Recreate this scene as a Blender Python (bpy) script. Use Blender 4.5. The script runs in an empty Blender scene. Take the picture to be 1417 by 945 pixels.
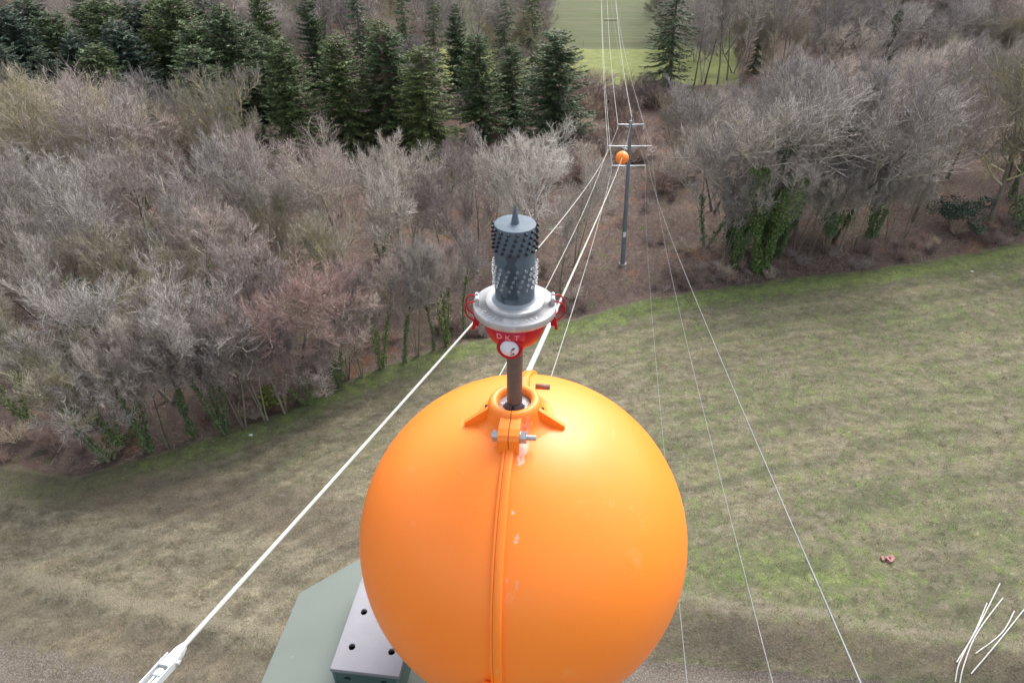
import bpy, math, random
import numpy as np
from mathutils import Vector, Matrix, Euler

# ------------------------------------------------------------------ camera, sky, sun, exposure
sc = bpy.context.scene
COL = sc.collection
CAMZ = 40.0
PITCH = math.radians(35.5)
cam = bpy.data.objects.new('camera', bpy.data.cameras.new('camera'))
COL.objects.link(cam)
cam.location = (0, 0, CAMZ)
cam.rotation_euler = (math.radians(90) - PITCH, 0, 0)
cam.data.sensor_width = 36.0
cam.data.lens = 24.0
cam.data.clip_start = 0.05
cam.data.clip_end = 9000
sc.camera = cam

SUN_EL, SUN_AZ = math.radians(51), math.radians(31)      # azimuth clockwise from +Y
world = bpy.data.worlds.new('World'); sc.world = world
world.use_nodes = True
wn = world.node_tree
bgn = wn.nodes['Background']
sky = wn.nodes.new('ShaderNodeTexSky'); sky.sky_type = 'NISHITA'
sky.sun_disc = False; sky.sun_elevation = SUN_EL; sky.sun_rotation = SUN_AZ
sky.air_density = 1.0; sky.dust_density = 4.0; sky.ozone_density = 1.0
hs = wn.nodes.new('ShaderNodeHueSaturation'); hs.inputs['Saturation'].default_value = 0.30
wn.links.new(sky.outputs[0], hs.inputs['Color']); wn.links.new(hs.outputs[0], bgn.inputs['Color'])
bgn.inputs['Strength'].default_value = 0.15
sun = bpy.data.objects.new('sun', bpy.data.lights.new('sun', 'SUN')); COL.objects.link(sun)
sun.data.energy = 1.45; sun.data.angle = math.radians(34); sun.data.color = (1.0, 0.96, 0.90)
sd = Vector((math.sin(SUN_AZ) * math.cos(SUN_EL), math.cos(SUN_AZ) * math.cos(SUN_EL), math.sin(SUN_EL)))
sun.rotation_euler = sd.to_track_quat('Z', 'Y').to_euler()
sc.view_settings.view_transform = 'Standard'; sc.view_settings.look = 'None'
sc.view_settings.gamma = 1.0; sc.view_settings.use_curve_mapping = False
sc.view_settings.exposure = 1.18

# ------------------------------------------------------------------ helpers
_f, _cx, _cy = 945.0, 708.5, 472.5
_F = np.array([0, math.cos(PITCH), -math.sin(PITCH)]); _U = np.array([0, math.sin(PITCH), math.cos(PITCH)])
def ray(x, y): return _F + np.array([(x - _cx) / _f, 0, 0]) - (y - _cy) / _f * _U
def at(x, y, z=0.0):
    """survey helper: the point at height z seen at photo pixel (x, y)"""
    r = ray(x, y); return np.array([0, 0, CAMZ]) + r * ((z - CAMZ) / r[2])
def project(P):
    q = np.asarray(P, float) - np.array([0, 0, CAMZ]); d = q @ _F
    return _cx + _f * q[..., 0] / d, _cy - _f * (q @ _U) / d

def mesh_np(name, V, F, smooth=False):
    """V (n,3); F list of equally sized index arrays [(m,3) and/or (k,4)]"""
    me = bpy.data.meshes.new(name)
    V = np.asarray(V, np.float32)
    me.vertices.add(len(V)); me.vertices.foreach_set('co', V.ravel())
    Fs = [np.asarray(f, np.int32) for f in (F if isinstance(F, list) else [F])]
    idx = np.concatenate([f.ravel() for f in Fs])
    tot = np.concatenate([np.full(len(f), f.shape[1], np.int32) for f in Fs])
    st = np.concatenate([[0], np.cumsum(tot)[:-1]]).astype(np.int32)
    me.loops.add(len(idx)); me.loops.foreach_set('vertex_index', idx)
    me.polygons.add(len(tot)); me.polygons.foreach_set('loop_start', st)
    me.update(calc_edges=True)
    if smooth: me.polygons.foreach_set('use_smooth', np.ones(len(tot), bool))
    return me
def link(name, me, mat=None, parent=None, loc=None, rot=None):
    o = bpy.data.objects.new(name, me); COL.objects.link(o)
    if mat is not None:
        if len(me.materials) == 0: me.materials.append(mat)
    if parent is not None: o.parent = parent
    if loc is not None: o.location = loc
    if rot is not None: o.rotation_euler = rot
    return o
def empty(name, loc=(0, 0, 0), rot=(0, 0, 0)):
    o = bpy.data.objects.new(name, None); COL.objects.link(o)
    o.location = loc; o.rotation_euler = rot; o.empty_display_size = 0.3
    return o
def tag(o, label=None, cat=None, group=None, kind=None):
    if label: o['label'] = label
    if cat: o['category'] = cat
    if group: o['group'] = group
    if kind: o['kind'] = kind
    return o

class MB:
    """collects shapes and links them as ONE mesh object"""
    def __init__(s): s.v = []; s.f = []; s.sm = []
    def add(s, V, F, smooth=False):
        b = len(s.v); s.v += [tuple(map(float, p)) for p in V]
        s.f += [tuple(b + i for i in f) for f in F]; s.sm += [smooth] * len(F); return s
    def box(s, c, d, rz=0.0, bevel=0.0, M=None):
        hx, hy, hz = d[0] / 2, d[1] / 2, d[2] / 2
        if bevel <= 0:
            P = [(x * hx, y * hy, z * hz) for z in (-1, 1) for y in (-1, 1) for x in (-1, 1)]
            F = [(0, 2, 3, 1), (4, 5, 7, 6), (0, 1, 5, 4), (2, 6, 7, 3), (0, 4, 6, 2), (1, 3, 7, 5)]
        else:
            b = min(bevel, hx * .9, hy * .9, hz * .9)
            def ring(ix, iy, z):
                x, y = hx - ix, hy - iy; c_ = b
                return [(-x + (c_ if ix == 0 else 0), -y, z), (x - (c_ if ix == 0 else 0), -y, z), (x, -y + (c_ if iy == 0 else 0), z), (x, y - (c_ if iy == 0 else 0), z),
                        (x - (c_ if ix == 0 else 0), y, z), (-x + (c_ if ix == 0 else 0), y, z), (-x, y - (c_ if iy == 0 else 0), z), (-x, -y + (c_ if iy == 0 else 0), z)]
            def rg(i, z):
                x, y = hx - i, hy - i; k = b * .6
                return [(-x + k, -y, z), (x - k, -y, z), (x, -y + k, z), (x, y - k, z), (x - k, y, z), (-x + k, y, z), (-x, y - k, z), (-x, -y + k, z)]
            R = [rg(b, -hz), rg(0, -hz + b), rg(0, hz - b), rg(b, hz)]
            P = sum(R, []); F = [tuple(range(7, -1, -1)), tuple(range(24, 32))]
            for k in range(3):
                for i in range(8):
                    j = (i + 1) % 8; F.append((k * 8 + i, k * 8 + j, k * 8 + 8 + j, k * 8 + 8 + i))
        T = Matrix.Translation(c) @ (M.to_4x4() if M else Matrix.Rotation(rz, 4, 'Z'))
        return s.add([T @ Vector(p) for p in P], F)
    def lathe(s, prof, n=48, M=None, smooth=True, close=False, a0=0, a1=2 * math.pi):
        """prof [(r, z)] turned about local Z; M 4x4"""
        M = M or Matrix.Identity(4); full = abs(a1 - a0 - 2 * math.pi) < 1e-6
        m = n if full else n + 1; V = []
        for r, z in prof:
            for i in range(m):
                a = a0 + (a1 - a0) * i / n; V.append(M @ Vector((r * math.cos(a), r * math.sin(a), z)))
        F = []; K = len(prof)
        for k in range(K - 1 if not close else K):
            k2 = (k + 1) % K
            for i in range(n):
                j = (i + 1) % m; F.append((k * m + i, k * m + j, k2 * m + j, k2 * m + i))
        return s.add(V, F, smooth)
    def tube(s, pts, r, n=8, caps=True, smooth=True):
        pts = [Vector(p) for p in pts]; K = len(pts)
        rr = r if hasattr(r, '__len__') else [r] * K
        V = []; up = None
        for i, p in enumerate(pts):
            t = (pts[min(i + 1, K - 1)] - pts[max(i - 1, 0)]).normalized()
            if up is None:
                up = t.orthogonal().normalized()
            up = (up - t * up.dot(t)).normalized(); w = t.cross(up)
            for k in range(n):
                a = 2 * math.pi * k / n; V.append(p + (up * math.cos(a) + w * math.sin(a)) * rr[i])
        F = [(i * n + k, i * n + (k + 1) % n, (i + 1) * n + (k + 1) % n, (i + 1) * n + k) for i in range(K - 1) for k in range(n)]
        s.add(V, F, smooth)
        if caps:
            s.add(V[:n], [tuple(range(n - 1, -1, -1))]); s.add(V[-n:], [tuple(range(n))])
        return s
    def prism(s, poly, z0, z1, M=None):
        M = M or Matrix.Identity(4); n = len(poly)
        V = [M @ Vector((x, y, z)) for z in (z0, z1) for x, y in poly]
        F = [tuple(range(n - 1, -1, -1)), tuple(range(n, 2 * n))] + [(i, (i + 1) % n, n + (i + 1) % n, n + i) for i in range(n)]
        return s.add(V, F)
    def build(s, name, mat, parent=None, loc=None, rot=None):
        me = bpy.data.meshes.new(name); me.from_pydata(s.v, [], s.f)
        me.polygons.foreach_set('use_smooth', s.sm); me.update()
        return link(name, me, mat, parent, loc, rot)

def plate_with_holes(name, poly, holes, z0, z1, mat, parent, bevel=0.0, M=None):
    """flat plate with real round holes: 2-D filled curve turned into a mesh"""
    cu = bpy.data.curves.new(name, 'CURVE'); cu.dimensions = '2D'; cu.fill_mode = 'BOTH'
    cu.extrude = (z1 - z0) / 2 - bevel; cu.bevel_depth = bevel; cu.bevel_resolution = 1
    def spl(pts):
        sp = cu.splines.new('POLY'); sp.points.add(len(pts) - 1)
        for p, q in zip(sp.points, pts): p.co = (q[0], q[1], 0, 1)
        sp.use_cyclic_u = True
    spl(poly)
    for (x, y, r) in holes: spl([(x + r * math.cos(a * math.pi / 10), y + r * math.sin(a * math.pi / 10)) for a in range(20)])
    tmp = bpy.data.objects.new(name, cu); COL.objects.link(tmp)
    bpy.context.view_layer.update()
    me = bpy.data.meshes.new_from_object(tmp.evaluated_get(bpy.context.evaluated_depsgraph_get()))
    bpy.data.objects.remove(tmp)
    me.name = name
    T = (M or Matrix.Identity(4)) @ Matrix.Translation((0, 0, (z0 + z1) / 2)); me.transform(T)
    me.materials.clear()
    return link(name, me, mat, parent)

# ---- node materials
class NM:
    def __init__(s, name):
        s.m = bpy.data.materials.new(name); s.m.use_nodes = True; s.t = s.m.node_tree
        s.b = s.t.nodes['Principled BSDF']
    def n(s, typ, **kw):
        nd = s.t.nodes.new('ShaderNode' + typ); ins = kw.pop('ins', {})
        for k, v in kw.items(): setattr(nd, k, v)
        for k, v in ins.items():
            if isinstance(v, bpy.types.NodeSocket): s.t.links.new(v, nd.inputs[k])
            else: nd.inputs[k].default_value = v
        return nd
    def pos(s): return s.n('NewGeometry').outputs['Position']
    def obj(s): return s.n('TexCoord').outputs['Object']
    def noise(s, scale, detail=4, rough=.55, vec=None, dist=0.0):
        ins = {'Scale': scale, 'Detail': detail, 'Roughness': rough, 'Distortion': dist}
        if vec is not None: ins['Vector'] = vec
        return s.n('TexNoise', ins=ins).outputs[0]
    def mapv(s, vec, scale=(1, 1, 1), rot=(0, 0, 0), loc=(0, 0, 0)):
        return s.n('Mapping', ins={'Vector': vec, 'Scale': scale, 'Rotation': rot, 'Location': loc}).outputs[0]
    def ramp(s, fac, stops, interp='LINEAR'):
        r = s.n('ValToRGB', ins={'Fac': fac}); cr = r.color_ramp; cr.interpolation = interp
        while len(cr.elements) < len(stops): cr.elements.new(0.5)
        for e, (p, c) in zip(cr.elements, stops): e.position = p; e.color = c if len(c) == 4 else (*c, 1)
        return r.outputs[0]
    def mix(s, f, a, b, blend='MIX'):
        nd = s.n('MixRGB', blend_type=blend)
        for k, v in (('Fac', f), ('Color1', a), ('Color2', b)):
            if isinstance(v, bpy.types.NodeSocket): s.t.links.new(v, nd.inputs[k])
            else: nd.inputs[k].default_value = v if not isinstance(v, tuple) or len(v) == 4 else (*v, 1)
        return nd.outputs[0]
    def math(s, op, a, b=0.0, clamp=False):
        nd = s.n('Math', operation=op, use_clamp=clamp)
        for i, v in enumerate((a, b)):
            if isinstance(v, bpy.types.NodeSocket): s.t.links.new(v, nd.inputs[i])
            else: nd.inputs[i].default_value = v
        return nd.outputs[0]
    def step(s, v, lo, hi):
        nd = s.n('MapRange', ins={0: v, 1: lo, 2: hi, 3: 0.0, 4: 1.0}, interpolation_type='SMOOTHSTEP'); return nd.outputs[0]
    def sep(s, vec): return s.n('SeparateXYZ', ins={0: vec}).outputs
    def attr(s, name): return s.n('Attribute', attribute_name=name)
    def bump(s, h, strength=.3, dist=.05):
        s.t.links.new(s.n('Bump', ins={'Height': h, 'Strength': strength, 'Distance': dist}).outputs[0], s.b.inputs['Normal'])
    def out(s, color=None, rough=.5, metal=0.0, spec=None, **kw):
        L = {'Base Color': color, 'Roughness': rough, 'Metallic': metal}
        if spec is not None: L['Specular IOR Level'] = spec
        L.update(kw)
        for k, v in L.items():
            if v is None: continue
            if isinstance(v, bpy.types.NodeSocket): s.t.links.new(v, s.b.inputs[k])
            else: s.b.inputs[k].default_value = (*v, 1) if isinstance(v, tuple) and len(v) == 3 and s.b.inputs[k].type == 'RGBA' else v
        return s.m
def plain(name, col, rough=.5, metal=0.0, var=.12, scale=30, spec=None):
    q = NM(name); f = q.noise(scale, 5, .6, q.obj())
    c = q.ramp(f, [(.3, tuple(x * (1 - var) for x in col)), (.7, tuple(min(1, x * (1 + var)) for x in col))])
    r = q.ramp(f, [(.3, (rough * .8,) * 3), (.7, (min(1, rough * 1.2),) * 3)])
    return q.out(c, r, metal, spec)

# ------------------------------------------------------------------ terrain
EDGE = [(-900, 760), (-400, 690), (0, 640), (100, 657), (230, 622), (380, 572), (480, 522), (560, 492), (650, 470), (790, 440),
        (860, 421), (900, 412), (1000, 396), (1100, 381), (1200, 373), (1320, 353), (1417, 335), (1800, 270)]
EW = np.array([at(x, y)[:2] for x, y in EDGE]); EW = EW[np.argsort(EW[:, 0])]
def edge_y(x): return np.interp(x, EW[:, 0], EW[:, 1])
FAR1, FAR2 = 150.0, 183.0
def sstep(a, b, x):
    t = np.clip((x - a) / (b - a), 0, 1); return t * t * (3 - 2 * t)
def hgt(x, y):
    x = np.asarray(x, float); y = np.asarray(y, float)
    h = .12 * np.sin(x * .21 + 1.3) * np.sin(y * .17) + .06 * np.sin(x * .53 + y * .41) + .03 * np.sin(x * 1.1 - y * 1.3)
    # terraces in the near field, stepping down towards the camera
    lx = sstep(8, -4, x)
    c1 = 24.2 - (x + 15.4) * .245 + .35 * np.sin(x * .35)
    h -= lx * .55 * sstep(c1 + .1, c1 - 1.6, y)
    c0 = 30.8 - (x + 22) * .2 + .4 * np.sin(x * .27 + 1)
    h -= lx * .45 * sstep(c0 + .2, c0 - 2.2, y)
    rx = sstep(3, 10, x)
    c2 = 26.6 - (x - 11) * .16 + .25 * np.sin(x * .7)
    h -= rx * 1.1 * sstep(c2, c2 - 4.0, y)
    c3 = 23.4 - (x - 7) * .10 + .15 * np.sin(x * 1.1)
    h -= rx * .35 * sstep(c3 + .15, c3 - .35, y)
    # ditch and bank along the wood's edge
    d = y - edge_y(x)
    h -= .5 * np.exp(-((d - 1.2) / 1.3) ** 2)
    h += .5 * sstep(2, 8, d) * sstep(60, 30, y - 60)
    h *= sstep(400, 160, y)
    return h
def axis(segs):
    out = []
    for a, b, st in segs: out += list(np.arange(a, b, st))
    return np.array(out + [segs[-1][1]])
def build_ground():
    xs = axis([(-4000, -1000, 500), (-1000, -200, 80), (-200, -60, 5), (-60, 75, .55), (75, 220, 5), (220, 1000, 80), (1000, 4001, 500)])
    ys = axis([(-600, -100, 100), (-100, 12, 8), (12, 70, .45), (70, 150, 1.2), (150, 260, 3), (260, 1000, 60), (1000, 6001, 500)])
    X, Y = np.meshgrid(xs, ys); Z = hgt(X, Y)
    rng = np.random.default_rng(3)
    near = (np.abs(X) < 75) & (Y > 12) & (Y < 70)
    Z = Z + near * rng.normal(0, .018, Z.shape)
    V = np.stack([X, Y, Z], -1).reshape(-1, 3)
    nx, ny = len(xs), len(ys)
    i = (np.arange(ny - 1)[:, None] * nx + np.arange(nx - 1)[None]).ravel()
    me = mesh_np('ground', V, np.stack([i, i + 1, i + nx + 1, i + nx], 1), True)
    d = (Y - edge_y(X)).ravel(); x = X.ravel(); y = Y.ravel()
    forest = np.clip(.5 + d / 3.0, 0, 1) * np.clip(.5 + (FAR1 - y) / 4, 0, 1)
    c3 = 23.4 - (x - 7) * .10
    forest = np.maximum(forest, np.clip((y - FAR1) / 4 + .5, 0, 1) * np.maximum(sstep(-12, -18, x + (y - 150) * .1), sstep(44, 52, x - (y - 150) * .25)))
    gravel = sstep(3, 8, x) * sstep(c3 + .3, c3 - .3, y)
    c1 = 24.2 - (x + 15.4) * .245
    gravel = np.maximum(gravel, .75 * sstep(4, -6, x) * sstep(c1 - .5, c1 - 6, y))
    # how green the turf is: lush along the wood's edge, dry and brown on the left
    green = .42 + .14 * sstep(-10, 25, x) + .48 * np.exp(-((d + 1.8) / 1.7) ** 2)
    green += .24 * np.exp(-((x - 18) / 8) ** 2 - ((y - 28.9) / 1.7) ** 2)
    green -= .20 * sstep(4, -10, x) * sstep(40, 30, y)
    c0 = 30.8 - (x + 22) * .2 + .4 * np.sin(x * .27 + 1); c2 = 26.6 - (x - 11) * .16 + .25 * np.sin(x * .7)
    lx = sstep(8, -2, x); rx = sstep(3, 9, x)
    crest = lx * np.exp(-((y - c1 - .3) / .7) ** 2) + .6 * lx * np.exp(-((y - c0 - .3) / .8) ** 2) + .8 * rx * np.exp(-((y - c2 - .35) / .6) ** 2)
    bare = lx * .55 * sstep(c1, c1 - 1.2, y) + .6 * lx * sstep(c0 + .5, c0 + 2.5, y) * sstep(c0 + 9, c0 + 5, y) + rx * .65 * sstep(c2 + .1, c2 - .4, y) * sstep(c3 - .2, c3 + .6, y)  # brown earth; on the right bank it also paints in the slope's shade
    me2 = me.color_attributes.new('wear_shade', 'FLOAT_COLOR', 'POINT'); me2.data.foreach_set('color', np.stack([crest, bare, np.clip(d / 60 + 1, -1, 2), 1 + 0 * x], 1).astype(np.float32).ravel())
    col = np.stack([forest, green, gravel, np.ones_like(x)], 1).astype(np.float32)
    a = me.color_attributes.new('zone', 'FLOAT_COLOR', 'POINT'); a.data.foreach_set('color', col.ravel())
    return me

def turf_color(q, green):
    """shared turf colour: straw, brown and green mixed by world position"""
    p = q.pos()
    big = q.noise(.16, 4, .6, p); mid = q.noise(.9, 5, .65, p)
    streak = q.noise(1.0, 5, .7, q.mapv(p, (.7, 1.3, 1), (0, 0, -.25)))
    fine = q.noise(6.5, 6, .78, p, .3); tiny = q.noise(17.0, 4, .75, p)
    g = q.math('ADD', green, q.math('MULTIPLY', q.math('SUBTRACT', big, .5), .8))
    g = q.math('ADD', g, q.math('MULTIPLY', q.math('SUBTRACT', mid, .5), .9))
    g = q.math('ADD', g, q.math('MULTIPLY', q.math('SUBTRACT', fine, .5), 1.5))
    dry = q.ramp(q.math('ADD', q.math('MULTIPLY', streak, .55), q.math('MULTIPLY', fine, .45)),
                 [(.32, (.085, .071, .052)), (.44, (.138, .118, .085)), (.54, (.200, .176, .128)), (.66, (.31, .282, .212))])
    grn = q.ramp(q.math('ADD', q.math('MULTIPLY', mid, .5), q.math('MULTIPLY', tiny, .5)),
                 [(.35, (.062, .080, .036)), (.5, (.108, .130, .060)), (.65, (.185, .205, .105))])
    c = q.mix(q.math('MULTIPLY', q.step(g, .40, .80), .85), dry, grn)
    tuft = q.math('MULTIPLY', q.step(q.noise(2.3, 5, .72, q.mapv(p, loc=(9, 4, 2))), .555, .63), q.math('ADD', .38, q.math('MULTIPLY', green, .30)))
    c = q.mix(q.math('MULTIPLY', q.step(q.math('ADD', green, q.math('MULTIPLY', q.math('SUBTRACT', mid, .5), 2.2)), .68, 1.05), .6), c, q.ramp(fine, [(.35, (.085, .130, .035)), (.65, (.20, .25, .075))]))
    c = q.mix(tuft, c, (.068, .098, .038))
    pale = q.math('MULTIPLY', q.step(q.noise(2.9, 5, .75, q.mapv(p, loc=(-7, 14, 5))), .57, .65), .55)
    return q.mix(pale, c, (.30, .275, .20)), fine, tiny

q = NM('ground_material')
z = q.attr('zone'); zr = q.n('SeparateColor', ins={0: z.outputs['Color']}).outputs
turf, fine, tiny = turf_color(q, zr[1])
wr = q.n('SeparateColor', ins={0: q.attr('wear_shade').outputs['Color']}).outputs
brown = q.ramp(fine, [(.35, (.065, .050, .040)), (.5, (.118, .095, .075)), (.65, (.185, .158, .122))])
turf = q.mix(q.math('MULTIPLY', q.step(q.math('ADD', wr[1], q.math('MULTIPLY', q.math('SUBTRACT', fine, .5), 1.2)), .25, .75), .75), turf, brown)
band = q.noise(34.0, 3, .6, q.n('CombineXYZ', ins={0: wr[2], 1: q.math('MULTIPLY', q.noise(.12, 2, .5, q.pos()), .12)}).outputs[0])
turf = q.mix(.85, turf, q.ramp(band, [(.38, (.78, .79, .80)), (.5, (1, 1, 1)), (.62, (1.20, 1.18, 1.12))]), 'MULTIPLY')
straw = q.ramp(tiny, [(.35, (.17, .145, .105)), (.65, (.30, .27, .20))])
turf = q.mix(q.math('MULTIPLY', q.step(q.math('ADD', wr[0], q.math('MULTIPLY', q.math('SUBTRACT', fine, .5), 1.4)), .35, .95), .75), turf, straw)
p = q.pos()
fl_n = q.noise(1.6, 6, .7, p); fl_b = q.noise(.25, 4, .6, p)
floor_c = q.ramp(q.math('ADD', q.math('MULTIPLY', fl_n, .6), q.math('MULTIPLY', q.noise(12, 4, .7, p), .4)),
                 [(.30, (.050, .037, .033)), (.46, (.100, .074, .065)), (.60, (.155, .118, .102)), (.75, (.24, .195, .165))])
floor_c = q.mix(q.math('MULTIPLY', q.step(fl_b, .56, .68), .45), floor_c, (.23, .105, .060))
floor_c = q.mix(q.math('MULTIPLY', q.step(q.noise(.5, 4, .6, q.mapv(p, loc=(40, 3, 0))), .58, .66), .5), floor_c, (.09, .115, .04))
gr_c = q.ramp(q.noise(9, 6, .75, p), [(.3, (.080, .068, .058)), (.5, (.145, .122, .102)), (.62, (.24, .215, .19)), (.75, (.38, .36, .33))])
yy = q.sep(p)[1]
stripes = q.noise(1.0, 3, .6, q.mapv(p, (.02, .55, 1)))
farb = q.ramp(stripes, [(.35, (.105, .105, .068)), (.5, (.100, .122, .062)), (.66, (.135, .127, .088))])
fara = q.ramp(q.noise(.5, 4, .6, p), [(.35, (.155, .18, .07)), (.65, (.22, .235, .10))])  # far meadow green dulled, distance haze mixed into its colour
far = q.mix(q.step(yy, FAR2 - .6, FAR2 + .6), fara, farb)
fo = q.math('ADD', zr[0], q.math('MULTIPLY', q.math('SUBTRACT', q.noise(.7, 5, .7, p), .5), 1.3))
c = q.mix(q.step(fo, .42, .58), turf, floor_c)
gv = q.math('ADD', zr[2], q.math('MULTIPLY', q.math('SUBTRACT', q.noise(1.5, 5, .7, p), .5), .9))
c = q.mix(q.step(gv, .42, .62), c, gr_c)
yw = q.math('ADD', yy, q.math('MULTIPLY', q.math('SUBTRACT', q.noise(.2, 3, .5, p), .5), 9))
c = q.mix(q.math('MULTIPLY', q.step(yw, FAR1 - 1.5, FAR1 + 1.5), q.math('SUBTRACT', 1.0, q.step(zr[0], .35, .65))), c, far)
q.bump(q.math('ADD', fine, q.math('MULTIPLY', tiny, .4)), .9, .12)
M_GROUND = q.out(c, .95, spec=.1)
ground = link('ground', build_ground(), M_GROUND)
tag(ground, kind='structure')

# grass: fine bent blades over the near turf, one mass
def blade_mass(name, n, xr, yr, mat, L=(.08, .24), w=.028, clump=11000, keep=None, seed=1, lean=(.5, 1.35)):
    rng = np.random.default_rng(seed)
    x = rng.uniform(*xr, n); y = yr[0] + (yr[1] - yr[0]) * rng.random(n) ** 1.25
    if clump:
        cx_ = rng.uniform(*xr, clump); cy_ = yr[0] + (yr[1] - yr[0]) * rng.random(clump) ** 1.25; m = n // 3; j = rng.integers(0, clump, m)
        x[:m] = cx_[j] + rng.normal(0, .13, m); y[:m] = cy_[j] + rng.normal(0, .13, m)
    k = keep(x, y, rng); x, y = x[k], y[k]; n = len(x)
    z = hgt(x, y) - .03; az = rng.normal(.6, 1.2, n); ln = rng.uniform(*lean, n); l = rng.uniform(*L, n)
    dx, dy, dz = np.cos(az) * np.sin(ln) * l, np.sin(az) * np.sin(ln) * l, np.cos(ln) * l + .03
    wx, wy = -np.sin(az) * w * .5, np.cos(az) * w * .5
    a = np.stack([x - wx, y - wy, z], 1); b = np.stack([x + wx, y + wy, z], 1)
    t = np.stack([x + dx, y + dy, z + dz], 1)
    V = np.stack([a, b, t], 1).reshape(-1, 3)
    me = mesh_np(name, V, np.arange(3 * n).reshape(-1, 3))
    return link(name, me, mat)
q = NM('grass_blade_material')
g0 = q.math('ADD', .44, q.math('MULTIPLY', q.step(q.sep(q.pos())[0], -12, 22), .12))
tc, fi, ti = turf_color(q, g0)
rnd = q.n('NewGeometry').outputs['Random Per Island']
tc = q.mix(1.0, tc, q.ramp(rnd, [(0, (.62, .62, .60)), (.6, (1.0, 1.0, .96)), (1, (1.5, 1.45, 1.3))]), 'MULTIPLY')
M_BLADE = q.out(tc, .8, spec=.15)
def keep_field(x, y, rng): return (y < edge_y(x) + rng.normal(-.3, .7, len(x))) & (np.abs(x) < .85 * y + 12) & ~((x > 3) & (y < 23.3 - (x - 7) * .10))
tag(blade_mass('grass', 420000, (-48, 76), (19, 82), M_BLADE, keep=keep_field), 'short winter grass of mixed straw and green over the sloping meadow', 'grass', kind='stuff')

# ------------------------------------------------------------------ trees
def tubes_np(P, R, S):
    """P (n,K,3), R (n,K) -> vertices and quads of n tapering tubes"""
    n, K, _ = P.shape
    T = np.empty_like(P); T[:, 1:-1] = P[:, 2:] - P[:, :-2]; T[:, 0] = P[:, 1] - P[:, 0]; T[:, -1] = P[:, -1] - P[:, -2]
    T /= np.linalg.norm(T, axis=2, keepdims=True) + 1e-9
    ref = np.where(np.abs(T[:, :1, 2:3]) > .9, np.array([1., 0, 0]), np.array([0, 0, 1.])); ref = np.broadcast_to(ref, T.shape)
    A = np.cross(T, ref); A /= np.linalg.norm(A, axis=2, keepdims=True) + 1e-9; B = np.cross(T, A)
    a = np.arange(S) * 2 * np.pi / S
    V = P[:, :, None] + R[:, :, None, None] * (A[:, :, None] * np.cos(a)[None, None, :, None] + B[:, :, None] * np.sin(a)[None, None, :, None])
    i = (np.arange(n)[:, None, None] * K + np.arange(K - 1)[None, :, None]) * S
    k = np.arange(S)[None, None]; k2 = (k + 1) % S
    F = np.stack([i + k, i + k2, i + S + k2, i + S + k], -1).reshape(-1, 4)
    return V.reshape(-1, 3), F
def join_tubes(L):
    Vs, Fs, b = [], [], 0
    for (P, R, S) in L:
        V, F = tubes_np(P, R, S); Vs.append(V); Fs.append(F + b); b += len(V)
    return np.concatenate(Vs), np.concatenate(Fs)
def kids(rng, P, R, per, t0, t1, ang, length, K, up, wob, rs=.62, rmin=.010, tip=.35):
    """grow children from every parent; returns P, R"""
    n, Kp, _ = P.shape; M = n * per
    pi = np.repeat(np.arange(n), per)
    t = t0 + (t1 - t0) * ((np.tile(np.arange(per), n) + rng.random(M)) / per)
    u = t * (Kp - 1); i = np.minimum(u.astype(int), Kp - 2); fr = (u - i)[:, None]
    st = P[pi, i] * (1 - fr) + P[pi, i + 1] * fr; tan = P[pi, i + 1] - P[pi, i]; tan /= np.linalg.norm(tan, axis=1, keepdims=True) + 1e-9
    pr = R[pi, i] * (1 - fr[:, 0]) + R[pi, i + 1] * fr[:, 0]
    rv = rng.normal(size=(M, 3)); rv -= (rv * tan).sum(1, keepdims=True) * tan; rv /= np.linalg.norm(rv, axis=1, keepdims=True) + 1e-9
    a = rng.normal(ang, ang * .22, M)[:, None]
    d = np.cos(a) * tan + np.sin(a) * rv
    pl = np.linalg.norm(np.diff(P, axis=1), axis=2).sum(1)[pi]
    l = (length(t, pl) * rng.uniform(.7, 1.25, M))
    out = np.empty((M, K, 3)); out[:, 0] = st; cur = st.copy()
    for k in range(1, K):
        d = d + np.array([0, 0, up / (K - 1)]) + rng.normal(0, wob, (M, 3)); d /= np.linalg.norm(d, axis=1, keepdims=True)
        cur = cur + d * (l / (K - 1))[:, None]; out[:, k] = cur
    r0 = np.maximum(pr * rs, rmin); rr = r0[:, None] * np.linspace(1, tip, K)[None]
    return out, np.maximum(rr, rmin * .8)
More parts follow.
